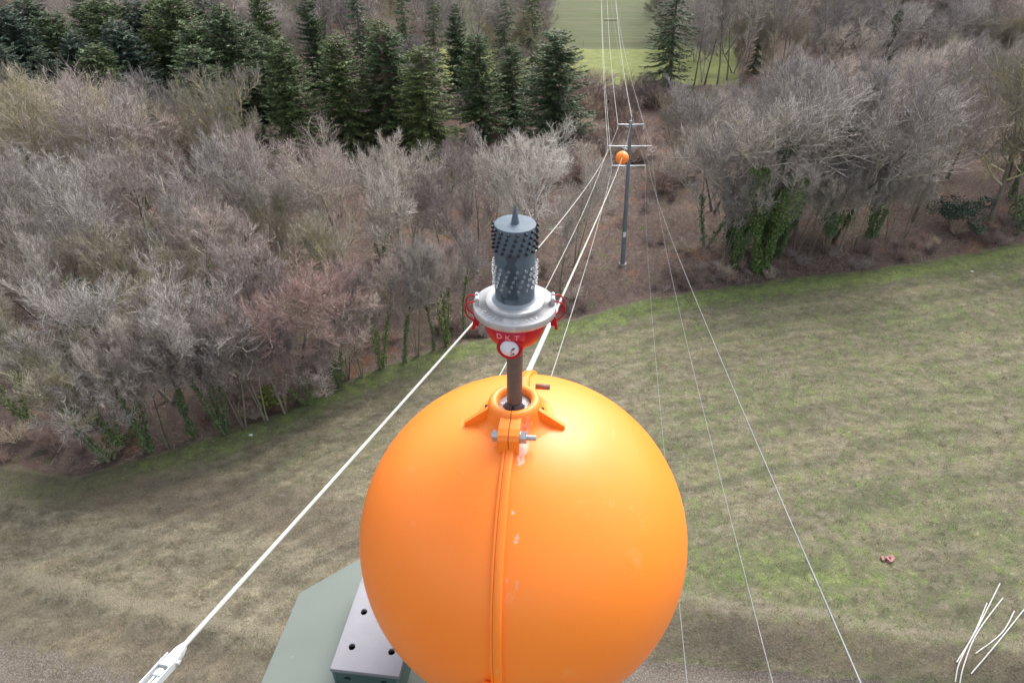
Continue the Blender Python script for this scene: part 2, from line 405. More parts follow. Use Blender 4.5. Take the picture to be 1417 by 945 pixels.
def bare_tree(seed, H, stems=1, lean=.08, crown0=.3, ang=.75, limb=.42, up=.7, n=(13, 8, 7, 6), flare=1.0, rad=None, twig=.012):
    rng = np.random.default_rng(seed)
    K = 9; tr = []
    for s_ in range(stems):
        a = rng.uniform(0, 6.28) if stems == 1 else s_ * 6.28 / stems + rng.uniform(-.5, .5)
        ln = lean if stems == 1 else lean + rng.uniform(.12, .28)
        d = np.array([math.cos(a) * ln, math.sin(a) * ln, 1.0]); P = [np.array([math.cos(a), math.sin(a), 0]) * (.25 if stems > 1 else 0)]
        L = H * (.86 if stems == 1 else rng.uniform(.7, .86))
        for k in range(1, K):
            d = d + rng.normal(0, .055, 3); d[2] = max(d[2], .6); d /= np.linalg.norm(d); P.append(P[-1] + d * L / (K - 1))
        tr.append(np.array(P))
    P0 = np.array(tr); r = (rad or H * .0125) / (stems ** .35)
    R0 = r * np.linspace(1.0, .14, K)[None].repeat(stems, 0); R0[:, 0] *= 1.35
    n1 = max(4, int(n[0] / stems ** .6))
    P1, R1 = kids(rng, P0, R0, n1, crown0, .98, ang, lambda t, pl: H * limb * (1.05 - .62 * ((t - crown0) / (1 - crown0))) * np.minimum(1, .50 + 1.9 * (t - crown0) / (1 - crown0)) * flare, 6, up, .09, .62, .03, .25)
    P2, R2 = kids(rng, P1, R1, n[1], .22, .98, .72, lambda t, pl: pl * (.58 - .28 * t), 5, up * .7, .13, .66, .026, .45)
    P3, R3 = kids(rng, P2, R2, n[2], .15, 1., .68, lambda t, pl: np.maximum(pl * (.62 - .25 * t), .7), 4, up * .5, .15, .6, .0155, .6)
    P4, R4 = kids(rng, P3, R3, n[3], .1, 1., .62, lambda t, pl: np.maximum(pl * .62, .55), 3, up * .45, .18, .7, twig, .6)
    tv = join_tubes([(P0, R0, 9)])
    lv = join_tubes([(P1, R1, 5), (P2, R2, 4)])
    cv = join_tubes([(P3, R3, 3), (P4, R4, 3)])
    return tv, lv, cv, P0
def bark(name, dark, mid, light, moss=None):
    q = NM(name); o = q.n('ObjectInfo').outputs['Random']; p = q.pos()
    isl = q.n('NewGeometry').outputs['Random Per Island']
    f = q.math('ADD', q.math('MULTIPLY', q.noise(1.2, 4, .6, p), .38), q.math('MULTIPLY', isl, .62))
    c = q.ramp(f, [(.25, dark), (.5, mid), (.75, light)])
    if moss:
        c = q.mix(q.math('MULTIPLY', q.step(q.noise(.6, 4, .6, p), .5, .62), .8), c, moss)
    c = q.mix(1.0, c, q.ramp(o, [(0, (.66, .65, .68)), (.5, (1, 1, 1)), (1, (1.38, 1.34, 1.25))]), 'MULTIPLY')
    return q.out(c, .85, spec=.2)
B_GREY = bark('bark_grey', (.165, .150, .142), (.335, .308, .295), (.60, .56, .535))
B_PINK = bark('bark_pinkish', (.170, .138, .130), (.335, .278, .264), (.57, .50, .475))
B_RED = bark('bark_reddish', (.25, .155, .138), (.42, .275, .245), (.56, .41, .37))
B_OCHRE = bark('bark_lichen', (.175, .160, .132), (.285, .265, .22), (.42, .39, .325), (.25, .235, .145))
B_WHITE = bark('bark_white', (.30, .285, .27), (.42, .405, .39), (.56, .545, .53))
B_TRUNK = bark('trunk_bark', (.10, .088, .076), (.18, .158, .135), (.29, .255, .215), (.15, .15, .08))
B_LIMB = bark('limb_bark', (.22, .20, .18), (.36, .33, .29), (.52, .49, .43), (.34, .33, .20))
B_LIMBY = bark('lichened_limb_bark', (.26, .245, .17), (.40, .37, .25), (.56, .52, .37), (.42, .37, .14))
LIMB = {'bark_grey': B_LIMB, 'bark_pinkish': B_LIMB, 'bark_reddish': B_LIMB, 'bark_lichen': B_LIMBY, 'bark_white': B_WHITE}
def leaf_mat(name, stops, rough=.55):
    q = NM(name); o = q.n('ObjectInfo').outputs['Random']; isl = q.n('NewGeometry').outputs['Random Per Island']
    f = q.math('ADD', q.math('MULTIPLY', isl, .6), q.math('MULTIPLY', q.noise(.8, 3, .6, q.pos()), .4))
    c = q.ramp(f, stops)
    c = q.mix(1.0, c, q.ramp(o, [(0, (.75, .8, .85)), (.5, (1, 1, 1)), (1, (1.3, 1.15, .9))]), 'MULTIPLY')
    return q.out(c, rough, spec=.3)
L_SPRUCE = leaf_mat('needles_spruce', [(.15, (.036, .066, .027)), (.5, (.072, .115, .045)), (.85, (.130, .175, .072))])
L_FIR = leaf_mat('needles_fir', [(.15, (.026, .050, .038)), (.5, (.050, .084, .058)), (.85, (.095, .135, .092))])
L_IVY = leaf_mat('ivy_leaves', [(.15, (.040, .080, .030)), (.5, (.085, .150, .055)), (.85, (.17, .26, .10))])
L_DRY = leaf_mat('dry_foliage', [(.15, (.10, .075, .055)), (.5, (.20, .15, .11)), (.85, (.32, .25, .18))])
L_YELGR = leaf_mat('mistletoe_leaves', [(.15, (.09, .11, .03)), (.5, (.17, .20, .05)), (.85, (.28, .31, .09))])

def leaf_tris(rng, C, size, w=.45, droop=0.0):
    """C (n,3) centres -> pointed leaf quads in random directions"""
    n = len(C); d = rng.normal(size=(n, 3)); d[:, 2] = d[:, 2] * .6 - droop; d /= np.linalg.norm(d, axis=1, keepdims=True)
    e = np.cross(d, rng.normal(size=(n, 3))); e /= np.linalg.norm(e, axis=1, keepdims=True) + 1e-9
    s = (size * rng.uniform(.6, 1.35, n))[:, None]
    V = np.stack([C - d * s * .5, C + e * s * w * .5, C + d * s * .5, C - e * s * w * .5], 1).reshape(-1, 3)
    return V, np.arange(4 * n).reshape(-1, 4)
def conifer(seed, H, Rm, dens=1.0, bare_low=.06, shape=.62, droop=.35, size=.34, gap=0.0):
    rng = np.random.default_rng(seed)
    zs = np.arange(H * bare_low, H * .985, .42); BP = []; 
    for zz in zs:
        fr = (zz - H * bare_low) / (H * (1 - bare_low)); L = Rm * ((1 - fr) ** shape) + .18
        if fr < .12: L *= .75 + 2 * fr
        m = int(round((9 if L > 1.2 else 7) * dens))
        for k in range(m):
            if rng.random() < gap: continue
            a = rng.uniform(0, 6.283); l = L * rng.uniform(.62, 1.18); 
            t = np.linspace(0, 1, 6)[:, None]
            z_ = zz + rng.uniform(-.2, .2) + l * ((.16 + .5 * fr) * t - droop * (1.6 * t ** 1.4 - .85 * t ** 3))
            BP.append(np.concatenate([np.cos(a) * l * t, np.sin(a) * l * t, z_], 1))
    BP = np.array(BP); nB = len(BP)
    R = np.linspace(.035, .010, 6)[None].repeat(nB, 0)
    # sprays along each branch, hanging and lying sideways
    ln = np.linalg.norm(BP[:, -1] - BP[:, 0], axis=1)
    cnt = np.maximum(12, (ln * 22 * dens).astype(int)); pi = np.repeat(np.arange(nB), cnt)
    t = rng.random(len(pi)) ** .75; u = t * 5; i = np.minimum(u.astype(int), 4); fr = (u - i)[:, None]
    st = BP[pi, i] * (1 - fr) + BP[pi, i + 1] * fr; tan = BP[pi, i + 1] - BP[pi, i]; tan /= np.linalg.norm(tan, axis=1, keepdims=True) + 1e-9
    side = np.cross(tan, [0, 0, 1.]); side /= np.linalg.norm(side, axis=1, keepdims=True) + 1e-9
    sg = rng.choice([-1., 1.], len(pi))[:, None] * rng.uniform(.25, 1.0, (len(pi), 1))
    d = tan * rng.uniform(.5, 1.0, (len(pi), 1)) + side * sg + np.array([0, 0, -1.]) * rng.uniform(.1, .75, (len(pi), 1))
    d /= np.linalg.norm(d, axis=1, keepdims=True)
    s = (size * (1.15 - .45 * t) * rng.uniform(.6, 1.5, len(pi)))[:, None] * (1 + .35 * (ln[pi] > 1.5))[:, None]
    e = np.cross(d, rng.normal(size=d.shape)); e /= np.linalg.norm(e, axis=1, keepdims=True) + 1e-9
    m_ = st + d * s * .55
    V = np.stack([st, m_ + e * s * .13, st + d * s * 1.15, m_ - e * s * .13], 1).reshape(-1, 3)
    F = np.arange(4 * len(pi)).reshape(-1, 4)
    bv, bf = tubes_np(BP, R, 3)
    K = 7; P0 = np.zeros((1, K, 3)); P0[0, :, 2] = np.linspace(0, H, K); P0[0, :, 0] = rng.normal(0, .05, K)
    R0 = (H * .012 * np.linspace(1, .1, K))[None]
    t0 = tubes_np(P0, R0, 8)
    return t0, (V, F), (bv, bf)
def ivy_on(seed, P0, H0, H1, rad, n, size=.25):
    rng = np.random.default_rng(seed); C = []
    for P in P0:
        z = rng.uniform(0, 1, n // len(P0)); K = len(P) - 1
        h = H0 + (H1 - H0) * z; u = np.clip(h / P[-1, 2] * K, 0, K - 1e-3); i = u.astype(int); fr = (u - i)[:, None]
        c = P[i] * (1 - fr) + P[i + 1] * fr
        a = rng.uniform(0, 6.283, len(z)); r = rad * np.sqrt(rng.random(len(z))) * (.55 + .75 * np.abs(np.sin(z * 7 + 1))) * (1.1 - .3 * z) * (1 if rad < 1 else .45 + 1.15 * np.exp(-((z - .70) / .2) ** 2))
        C.append(c + np.stack([np.cos(a) * r, np.sin(a) * r, rng.normal(0, .15, len(z))], 1))
    return leaf_tris(rng, np.concatenate(C), size, .7)

PROTO = {}
def proto_bare(key, tw, cw, **kw):
    tv, lv, cv, P0 = bare_tree(**kw)
    PROTO[key] = dict(trunk=mesh_np('trunk', *tv, True), limbs=mesh_np('limbs', *lv, True), crown=mesh_np('crown', *cv, False), P0=P0, H=float(np.percentile(cv[0][:, 2], 99.7)))
proto_bare('dome_a', 1, 1, seed=11, H=18, crown0=.32, ang=.88, limb=.54, up=.8, n=(17, 9, 7, 5))
proto_bare('dome_b', 1, 1, seed=12, H=17, stems=2, lean=.14, crown0=.36, ang=.84, limb=.50, up=.75, n=(19, 9, 7, 5))
proto_bare('dome_c', 1, 1, seed=13, H=18, stems=3, lean=.12, crown0=.42, ang=.8, limb=.45, up=.7, n=(24, 8, 7, 5))
proto_bare('fan_a', 1, 1, seed=21, H=17, crown0=.18, ang=.78, limb=.62, up=.75, n=(18, 9, 7, 5))
proto_bare('fan_b', 1, 1, seed=22, H=16, stems=3, lean=.22, crown0=.24, ang=.68, limb=.46, up=.7, n=(23, 8, 7, 5))
proto_bare('fan_c', 1, 1, seed=23, H=15, stems=4, lean=.26, crown0=.22, ang=.66, limb=.42, up=.6, n=(28, 8, 6, 5))
proto_bare('tall_a', 1, 1, seed=31, H=22, crown0=.42, ang=.72, limb=.27, up=.7, n=(20, 7, 6, 5), rad=.2)
proto_bare('tall_b', 1, 1, seed=32, H=23, crown0=.36, ang=.75, limb=.25, up=.6, n=(20, 7, 6, 5), rad=.22)
proto_bare('leaner', 1, 1, seed=41, H=12, stems=3, lean=.3, crown0=.3, ang=.8, limb=.45, up=.45, n=(16, 7, 7, 5), rad=.17)
proto_bare('rim_a', 1, 1, seed=71, H=14, stems=4, lean=.05, crown0=.52, ang=.75, limb=.32, up=.7, n=(26, 7, 6, 5), rad=.20)
proto_bare('rim_b', 1, 1, seed=72, H=14, stems=3, lean=.02, crown0=.5, ang=.8, limb=.34, up=.65, n=(22, 8, 6, 5), rad=.20)
proto_bare('crooked', 1, 1, seed=51, H=17, crown0=.26, ang=1.1, limb=.60, up=.55, n=(15, 10, 7, 5), rad=.26)
for k, kw in {'spruce_a': dict(seed=61, H=20, Rm=4.2), 'spruce_b': dict(seed=62, H=19, Rm=4.2, droop=.5, shape=.48),
              'spruce_c': dict(seed=63, H=18, Rm=4.6, shape=.5), 'fir_a': dict(seed=64, H=19, Rm=5.0, shape=.6, droop=.22, size=.40),
              'ragged': dict(seed=65, H=24, Rm=3.0, dens=.8, gap=.35, droop=.75, bare_low=.05, shape=.45)}.items():
    t0, lv, br = conifer(**kw)
    b = len(lv[0])
    PROTO[k] = dict(trunk=mesh_np('trunk', *t0, True), crown=mesh_np('crown', *lv), branches=mesh_np('branches', *br), H=kw['H'])

def mat_copy(me, mat, cache={}):
    """a mesh that shares the shape of me but wears mat (one per pair)"""
    k = (me.name, mat.name)
    if k not in cache:
        m = me if len(me.materials) == 0 else me.copy()
        m.materials.clear(); m.materials.append(mat); cache[k] = m
    return cache[k]
TREES = []
def tree(kind, base, height, crown_mat, name, label, cat='tree', group=None, width=1.0, rz=None, ivy=None, tilt=0.0, rng=random.Random(5)):
    pr = PROTO[kind]; s = height / pr['H']
    x, y = base
    root = empty(name, (x, y, float(hgt(x, y)) - .12), (rng.uniform(-.04, .04) + tilt, rng.uniform(-.04, .04), rng.uniform(0, 6.28) if rz is None else rz))
    root.scale = (s * width, s * width, s)
    tag(root, label, cat, group)
    link('trunk', mat_copy(pr['trunk'], crown_mat if crown_mat is B_WHITE else B_TRUNK), None, root)
    link('crown', mat_copy(pr['crown'], crown_mat), None, root)
    if 'limbs' in pr: link('limbs', mat_copy(pr['limbs'], LIMB[crown_mat.name]), None, root)
    if 'branches' in pr: link('branches', mat_copy(pr['branches'], B_TRUNK), None, root)
    if ivy and 'P0' in pr:
        k = (kind,) + ivy
        if k not in PROTO: PROTO[k] = mesh_np('ivy', *ivy_on(hash(k) % 1000 if False else len(PROTO), pr['P0'], ivy[0] * pr['H'], ivy[1] * pr['H'], ivy[2], ivy[3]))
        link('ivy', mat_copy(PROTO[k], L_IVY), None, root)
    TREES.append((x, y, height))
    return root
def hero(kind, bx, by, ty, mat, name, label, **kw):
    """bx, by: where its foot stands in the photo; ty: row of its top"""
    b = at(bx, by); r = ray(bx, ty); h = CAMZ + r[2] * (b[1] / r[1])
    return tree(kind, (b[0], b[1]), h, mat, name, label, **kw)
# ---- trees that can be told apart (foot column, foot row, top row in the photograph give place and height)
G_SPL = 'dark spruces behind the left wood'; G_CEN = 'green spruces in the middle of the wood'
L_ = [ # left dark group
 ('fir_a', 12, 215, 52, L_FIR, 1.0, 'dark fir at the very left edge of the photo, behind the wood'),
 ('fir_a', 70, 190, 4, L_FIR, 1.25, 'tall dark blue-green fir with layered boughs, second from the left edge'),
 ('spruce_c', 121, 180, 12, L_SPRUCE, 1.0, 'dark spruce just right of the tall layered fir at far left'),
 ('fir_a', 147, 205, 42, L_FIR, .95, 'lower blackish fir in front of the dark spruce group at left'),
 ('spruce_c', 187, 170, -10, L_SPRUCE, 1.0, 'dark spruce reaching the top of the photo above the pinkish tree'),
 ('fir_a', 214, 200, 25, L_FIR, 1.15, 'wide dark fir standing right behind the pinkish fan tree'),
 ('spruce_a', 248, 180, 18, L_SPRUCE, 1.0, 'narrow dark spruce between the wide fir and the tall pair'),
 ('spruce_c', 283, 180, -14, L_SPRUCE, 1.1, 'left one of the two tallest dark spruces above the pinkish tree'),
 ('spruce_b', 312, 200, 24, L_SPRUCE, 1.2, 'shorter dark spruce in front of the two tallest ones'),
 ('spruce_c', 343, 190, 0, L_SPRUCE, 1.1, 'right one of the two tallest dark spruces above the pinkish tree'),
 ('spruce_b', 300, 232, 62, L_SPRUCE, 1.2, 'dark lower spruce shading the edge of the pinkish fan tree'),
 ('spruce_c', 424, 232, 52, L_SPRUCE, 1.0, 'olive green spruce standing alone left of the central group'),
 ('spruce_b', 486, 212, 42, L_SPRUCE, 1.1, 'slim spruce at the left of the central green group'),
 ('spruce_b', 536, 205, 25, L_SPRUCE, 1.0, 'thin spruce rising behind the bare grey larch'),
 ('spruce_b', 553, 208, 34, L_SPRUCE, 1.15, 'bright topped spruce right of the bare grey larch'),
 ('spruce_b', 590, 222, 60, L_SPRUCE, 1.3, 'broad green spruce in the middle of the central group'),
 ('spruce_c', 668, 196, 44, L_SPRUCE, .9, 'thin-crowned olive spruce behind the small brown trees'),
 ('spruce_b', 711, 178, 57, L_SPRUCE, 1.1, 'slim spruce just left of the largest dark spruce'),
 ('spruce_c', 764, 205, 40, L_SPRUCE, 1.15, 'largest dark green spruce, at the clearing left of the wires'),
 ('ragged', 603, 150, -20, L_SPRUCE, 1.0, 'ragged dark spruce by the top of the photo above the central group'),
 ('ragged', 697, 130, -10, L_SPRUCE, 1.3, 'ragged dark spruce behind the slim one, by the far meadow'),
 ('ragged', 735, 125, -35, L_SPRUCE, 1.3, 'tall ivy-dark tree behind the largest spruce'),
 ('ragged', 574, 140, -30, L_SPRUCE, 1.1, 'dark ragged spruce left of its twin at the top of the photo'),
 ('ragged', 925, 132, -55, L_SPRUCE, 1.9, 'tall drooping spruce alone at the clearing right of the wires'),
 ('ragged', 1042, 100, -30, L_SPRUCE, .9, 'slim dark spruce among the tall bare trunks on the right'),
 ('spruce_b', 1215, 120, 10, L_SPRUCE, .7, 'small dark spruce half hidden behind the grey dome of trees'),
]
for i_, (kd, bx, by, ty, m, w, lb) in enumerate(L_):
    if kd != 'ragged': w *= 1.12 if i_ % 2 else 1.28
    hero(kd, bx, by, ty, m, 'fir_tree' if kd == 'fir_a' else 'spruce_tree', lb, cat='conifer', width=w)
for i, (bx, by, ty) in enumerate([(40, 165, 0), (98, 160, -6), (160, 155, -12), (230, 158, -4), (262, 160, -8), (325, 165, -6), (365, 175, 30), (-10, 180, 20), (395, 190, 48), (55, 225, 62), (175, 222, 60), (108, 225, 66)]):
    hero(['spruce_c', 'fir_a', 'spruce_a'][i % 3], bx, by, ty, L_FIR if i % 2 else L_SPRUCE, 'spruce_tree', 'dark conifer filling the shady band between the named spruces at upper left', cat='conifer', group='dark conifers of the upper left band', width=1.35)
for i, (bx, by, ty) in enumerate([(452, 150, -15), (505, 145, -30), (640, 150, 5), (20, 150, -30), (385, 150, -25)]):
    hero('ragged' if i % 2 else 'spruce_a', bx, by, ty, L_SPRUCE, 'spruce_tree', 'dark conifer standing far back at the top edge of the left wood', cat='conifer', group='dark conifers far back at the top edge', width=1.4 if i % 2 else 1.0)
hero('ragged', 540, 212, 32, L_DRY, 'dead_larch', 'bare grey-brown larch with hanging twigs between green spruces', width=.75)
H_ = [
 ('crooked', 738, 372, 183, B_WHITE, 1.0, 'whitish bare tree with spreading crown right behind the spike', None),
 ('fan_a', 492, 402, 186, B_PINK, .95, 'pinkish fan-shaped bare tree below the bare larch', None),
 ('fan_b', 560, 400, 205, B_GREY, .8, 'slim grey-pink bare tree between the pinkish fan and the whitish tree', None),
 ('dome_a', 412, 548, 338, B_RED, 1.15, 'reddish bare tree with rounded crown left of the lamp', None),
 ('fan_c', 335, 545, 372, B_PINK, .9, 'reddish-pink bare tree touching the left of the reddish crown', None),
 ('fan_a', 228, 340, 98, B_PINK, 1.05, 'large pinkish fan tree in front of the dark spruces at left', None),
 ('fan_b', 135, 330, 106, B_OCHRE, 1.0, 'yellowish grey fan tree second from the left edge', None),
 ('fan_a', 48, 330, 88, B_OCHRE, 1.1, 'yellow-grey fan tree at the upper left edge of the wood', None),
 ('fan_a', 60, 440, 205, B_GREY, 1.0, 'silvery bare tree low down at the left edge', None),
 ('dome_a', 205, 440, 215, B_GREY, 1.0, 'wide silvery bare tree below the pinkish fan tree', None),
 ('fan_c', 340, 300, 92, B_OCHRE, .7, 'slender lichen-yellow tree right of the pinkish fan, before dark spruces', None),
 ('rim_a', 150, 630, 470, B_OCHRE, 1.1, 'yellowish leaning clump with ivied stems at the meadow, lower left', (.05, .55, .35, 900)),
 ('leaner', 172, 612, 455, B_GREY, .9, 'ivy-clad leaning stems just right of the yellowish clump', (.03, .7, .4, 1500)),
 ('tall_a', 268, 602, 395, B_GREY, .9, 'upright pair of ivy-dark trunks at the meadow edge, lower left', (.03, .5, .5, 1500)),
 ('dome_b', 240, 560, 350, B_GREY, 1.0, 'grey bare tree behind the upright ivy-dark trunks', None),
 ('leaner', 425, 556, 470, B_PINK, 1.1, 'low spreading pinkish bush-like tree on the meadow edge', (.02, .35, .35, 700)),
 ('tall_a', 560, 500, 325, B_GREY, .8, 'thin tree with bright ivied stem left of the lamp', (.02, .55, .42, 1500)),
 ('tall_b', 600, 480, 330, B_OCHRE, .8, 'thin tree with dark ivied stem close left of the lamp', (.02, .45, .35, 1000)),
 ('tall_a', 643, 462, 300, B_GREY, .8, 'slender ivied tree directly behind the left red clamp', (.1, .6, .35, 900)),
 ('fan_c', 480, 520, 385, B_PINK, .9, 'pinkish bare tree at the meadow between reddish crown and ivied stems', None),
 ('dome_b', 660, 385, 208, B_PINK, .9, 'rounded brown-pink tree left of the whitish tree', None),
 ('dome_b', 795, 372, 215, B_GREY, .75, 'grey bare tree at the right edge of the left wood', None),
 ('tall_b', 775, 410, 300, B_GREY, .7, 'short bare tree right behind the lamp head', (.02, .5, .3, 500)),
 # right wood: one broad dome of crowns
 ('dome_b', 1012, 344, 118, B_GREY, 1.0, 'left flank tree of the grey dome, ivy on its foot', (.02, .28, .7, 2200)),
 ('dome_b', 1066, 336, 100, B_GREY, 1.1, 'tree with big bright green ivy mass in the grey dome', (.02, .80, 1.5, 16000)),
 ('dome_c', 1150, 336, 84, B_GREY, 1.1, 'central tree of the grey dome with several pale stems', (.10, .22, .55, 700)),
 ('dome_a', 1205, 322, 90, B_GREY, 1.05, 'tree right of centre in the grey dome with a short ivy sleeve', (.06, .22, .6, 900)),
 ('dome_a', 1262, 308, 104, B_PINK, 1.0, 'rightmost rounded crown of the grey dome', None),
 ('dome_b', 975, 345, 165, B_GREY, .9, 'low grey crown at the clearing side of the dome', (.05, .45, .4, 900)),
 ('dome_a', 1100, 330, 82, B_GREY, 1.0, 'back tree rising in the middle of the grey dome', None),
 ('crooked', 1368, 312, 60, B_OCHRE, 1.0, 'yellowish tree with pale forked trunk near the right edge', None),
 ('dome_c', 1408, 318, 75, B_OCHRE, 1.0, 'olive-grey tree cut by the right edge of the photo', (.02, .2, .6, 900)),
 ('dome_a', 1310, 250, 60, B_PINK, .95, 'violet-grey bare crown behind the right end of the dome', None),
 ('fan_b', 940, 245, 118, B_OCHRE, .8, 'pale upright bare shrubby tree right of the drooping spruce', None),
]
for kd, bx, by, ty, m, w, lb, iv in H_:
    hero(kd, bx, by, ty, m, 'bare_tree', lb, width=w, ivy=iv)
RIM = [(1000, 366, 250, None, 'slim front stem at the clearing corner of the right wood'),
 (1017, 368, 215, (.0, .55, .75, 4200), 'leftmost thick ivy column at the foot of the right wood'),
 (1050, 372, 192, (.0, .95, 1.45, 15000), 'tall ivy-smothered tree at the front of the right wood'),
 (1076, 359, 225, (.0, .4, .5, 2000), 'slim stem with thin ivy right of the ivy-smothered tree'),
 (1098, 355, 220, None, 'slim pale stem left of the middle of the right wood'), (1120, 354, 232, None, 'slim dark stem at the middle of the right wood'),
 (1140, 351, 205, (.18, .42, .5, 1500), 'stem with a short ivy sleeve part way up'), (1160, 349, 215, None, 'leaning pale stem right of the short ivy sleeve'),
 (1180, 346, 225, None, 'slim stem between the two ivy sleeves of the right wood'), (1200, 341, 205, (.1, .42, .6, 2400), 'stem with a fat ivy sleeve, right part of the right wood'),
 (1226, 336, 225, None, 'slim stem right of the fat ivy sleeve'), (1250, 331, 230, None, 'last slim front stem before the gap in the right wood')]
for i, (bx, by, ty, iv, lb) in enumerate(RIM):
    hero('rim_b' if i % 2 else 'rim_a', bx, by, ty, B_GREY, 'bare_tree', lb, width=.62 if iv is None or iv[2] < 1 else .7, ivy=iv)
for i, (bx, by, ty, iv) in enumerate([(205, 622, 440, 1), (232, 616, 450, 0), (312, 598, 430, 1), (338, 590, 440, 0), (368, 582, 420, 0), (395, 572, 430, 0), (470, 532, 385, 1), (500, 520, 370, 0), (528, 508, 350, 1), (578, 490, 335, 0), (618, 476, 320, 1)]):
    hero('rim_a' if i % 2 else 'rim_b', bx, by, ty, B_PINK if i % 3 else B_GREY, 'bare_tree', 'slender ' + ('ivied ' if iv else 'bare ') + 'stem in the front line of the left wood by the meadow', group='slender ' + ('ivied' if iv else 'bare') + ' stems in the front line of the left wood', width=.6, ivy=(.02, .6, .5, 2200) if iv else None)
# tall thin trunks standing before the far meadow on the right
for i, (bx, by, ty) in enumerate([(958, 128, -30), (975, 118, -60), (992, 122, -50), (1006, 112, -60), (1024, 125, -40), (1062, 120, -50), (1078, 108, -45), (642, 135, -30), (655, 128, -45)]):
    hero('tall_a' if i % 2 else 'tall_b', bx, by, ty, B_GREY, 'bare_tree', 'thin tall bare trunk standing against the far meadow', group='thin bare trunks against the far meadow', width=.8)
# the rest of the wood
LW = 'bare grey-brown tree in the crowd of the left wood'; RW = 'bare grey tree in the crowd of the right wood'
def clear_left(y): return np.interp(y, [50, 58, 150], [3, 4.5, 11])
def clear_right(y): return np.interp(y, [60, 66, 150], [19, 20, 31])
rg = random.Random(77); NB = 0
cand = []
for yb in np.arange(34, 215, 1.0):
    sp = 6.7 + max(0, yb - 60) * .024
    for k in range(int(2 * (.80 * yb + 12) / sp * 1.0 / sp * 9)):
        cand.append((rg.uniform(-.80 * yb - 12, .80 * yb + 12), yb + rg.random(), sp))
for (x, y, sp) in cand:
    if NB >= 225: break
    e = float(edge_y(x))
    if y < e + 2.0: continue
    if x > 20 and rg.random() < .9 and any((x - a) ** 2 + (y - b) ** 2 < (sp * 1.25) ** 2 for a, b, _ in TREES): continue
    if clear_left(y) - 1.5 < x < clear_right(y) + 1.5: continue
    if y > 147: continue

    if any((x - a) ** 2 + (y - b) ** 2 < (sp * .92) ** 2 for a, b, _ in TREES): continue
    u, v = project([x, y, 0])
    if u < 90 and v > 590: continue
    left = x < 8
    if left:
        h = np.interp(y - e, [0, 8, 25, 60], [12.0, 13.5, 15.5, 17.5]) * rg.uniform(.88, 1.12)
        if 590 < u < 830 and y < 110: h *= .9
        if u > 380 and u < 830 and 62 < y: h = min(h, 12 + rg.random() * 3)
        kd = rg.choice(['fan_a', 'fan_b', 'fan_c', 'dome_a', 'dome_b', 'dome_c', 'crooked'] if y > e + 12 else ['rim_a', 'rim_b', 'rim_a', 'rim_b', 'tall_a'])
        m = rg.choice([B_GREY, B_GREY, B_PINK, B_PINK, B_OCHRE] if x < 0 or y > 90 else [B_PINK, B_GREY, B_RED])
        if v > 560: m = rg.choice([B_OCHRE, B_OCHRE, B_GREY])
    else:
        h = np.interp(y - e, [0, 10, 60], [15, 18, 19]) * rg.uniform(.9, 1.1)
        if y > 100: kd = rg.choice(['tall_a', 'tall_b', 'dome_c', 'dome_b', 'fan_b'])
        else: kd = rg.choice(['dome_a', 'dome_b', 'dome_c', 'crooked'])
        m = rg.choice([B_GREY, B_GREY, B_PINK, B_OCHRE]) if u > 1250 else rg.choice([B_GREY, B_GREY, B_PINK])
    # crowns in front of the conifers stay below the rows where these show
    lim = float(np.interp(u, [0, 250, 300, 360, 400, 560, 640, 800, 830, 945, 985, 1120, 1320], [98, 100, 175, 180, 215, 212, 205, 190, 190, 200, 110, 90, 40])) + rg.uniform(0, 22)
    ux, r_ = u, ray(u, lim); hl = CAMZ + r_[2] * (y / r_[1])
    if y < (125 if left else 149): h = min(h, max(5.5, hl))
    iv = None
    if rg.random() < (.4 if y < e + 12 else .18) and y < 95: iv = (.03, .5, .45, 1300)
    row = 'front rows' if y < e + 14 else ('middle rows' if y < e + 45 else 'back rows')
    col_ = {'bark_grey': 'greyish', 'bark_pinkish': 'pinkish', 'bark_reddish': 'reddish', 'bark_lichen': 'yellowish'}[m.name]
    if kd[:3] == 'fan': col_ += ' fan-shaped'
    elif kd[:4] == 'dome': col_ += ' round-crowned'
    sd_ = 'left' if left else 'right'
    tree(kd, (x, y), float(h), m, 'bare_tree', f'bare {col_} tree{" with ivy" if iv else ""} in the {row} of the {sd_} wood', group=f'crowd of {col_} trees, {row}, {sd_} wood' + (' (ivied)' if iv else ''), ivy=iv,
         width=rg.uniform(.72, .92) if left else rg.uniform(.9, 1.1)); NB += 1
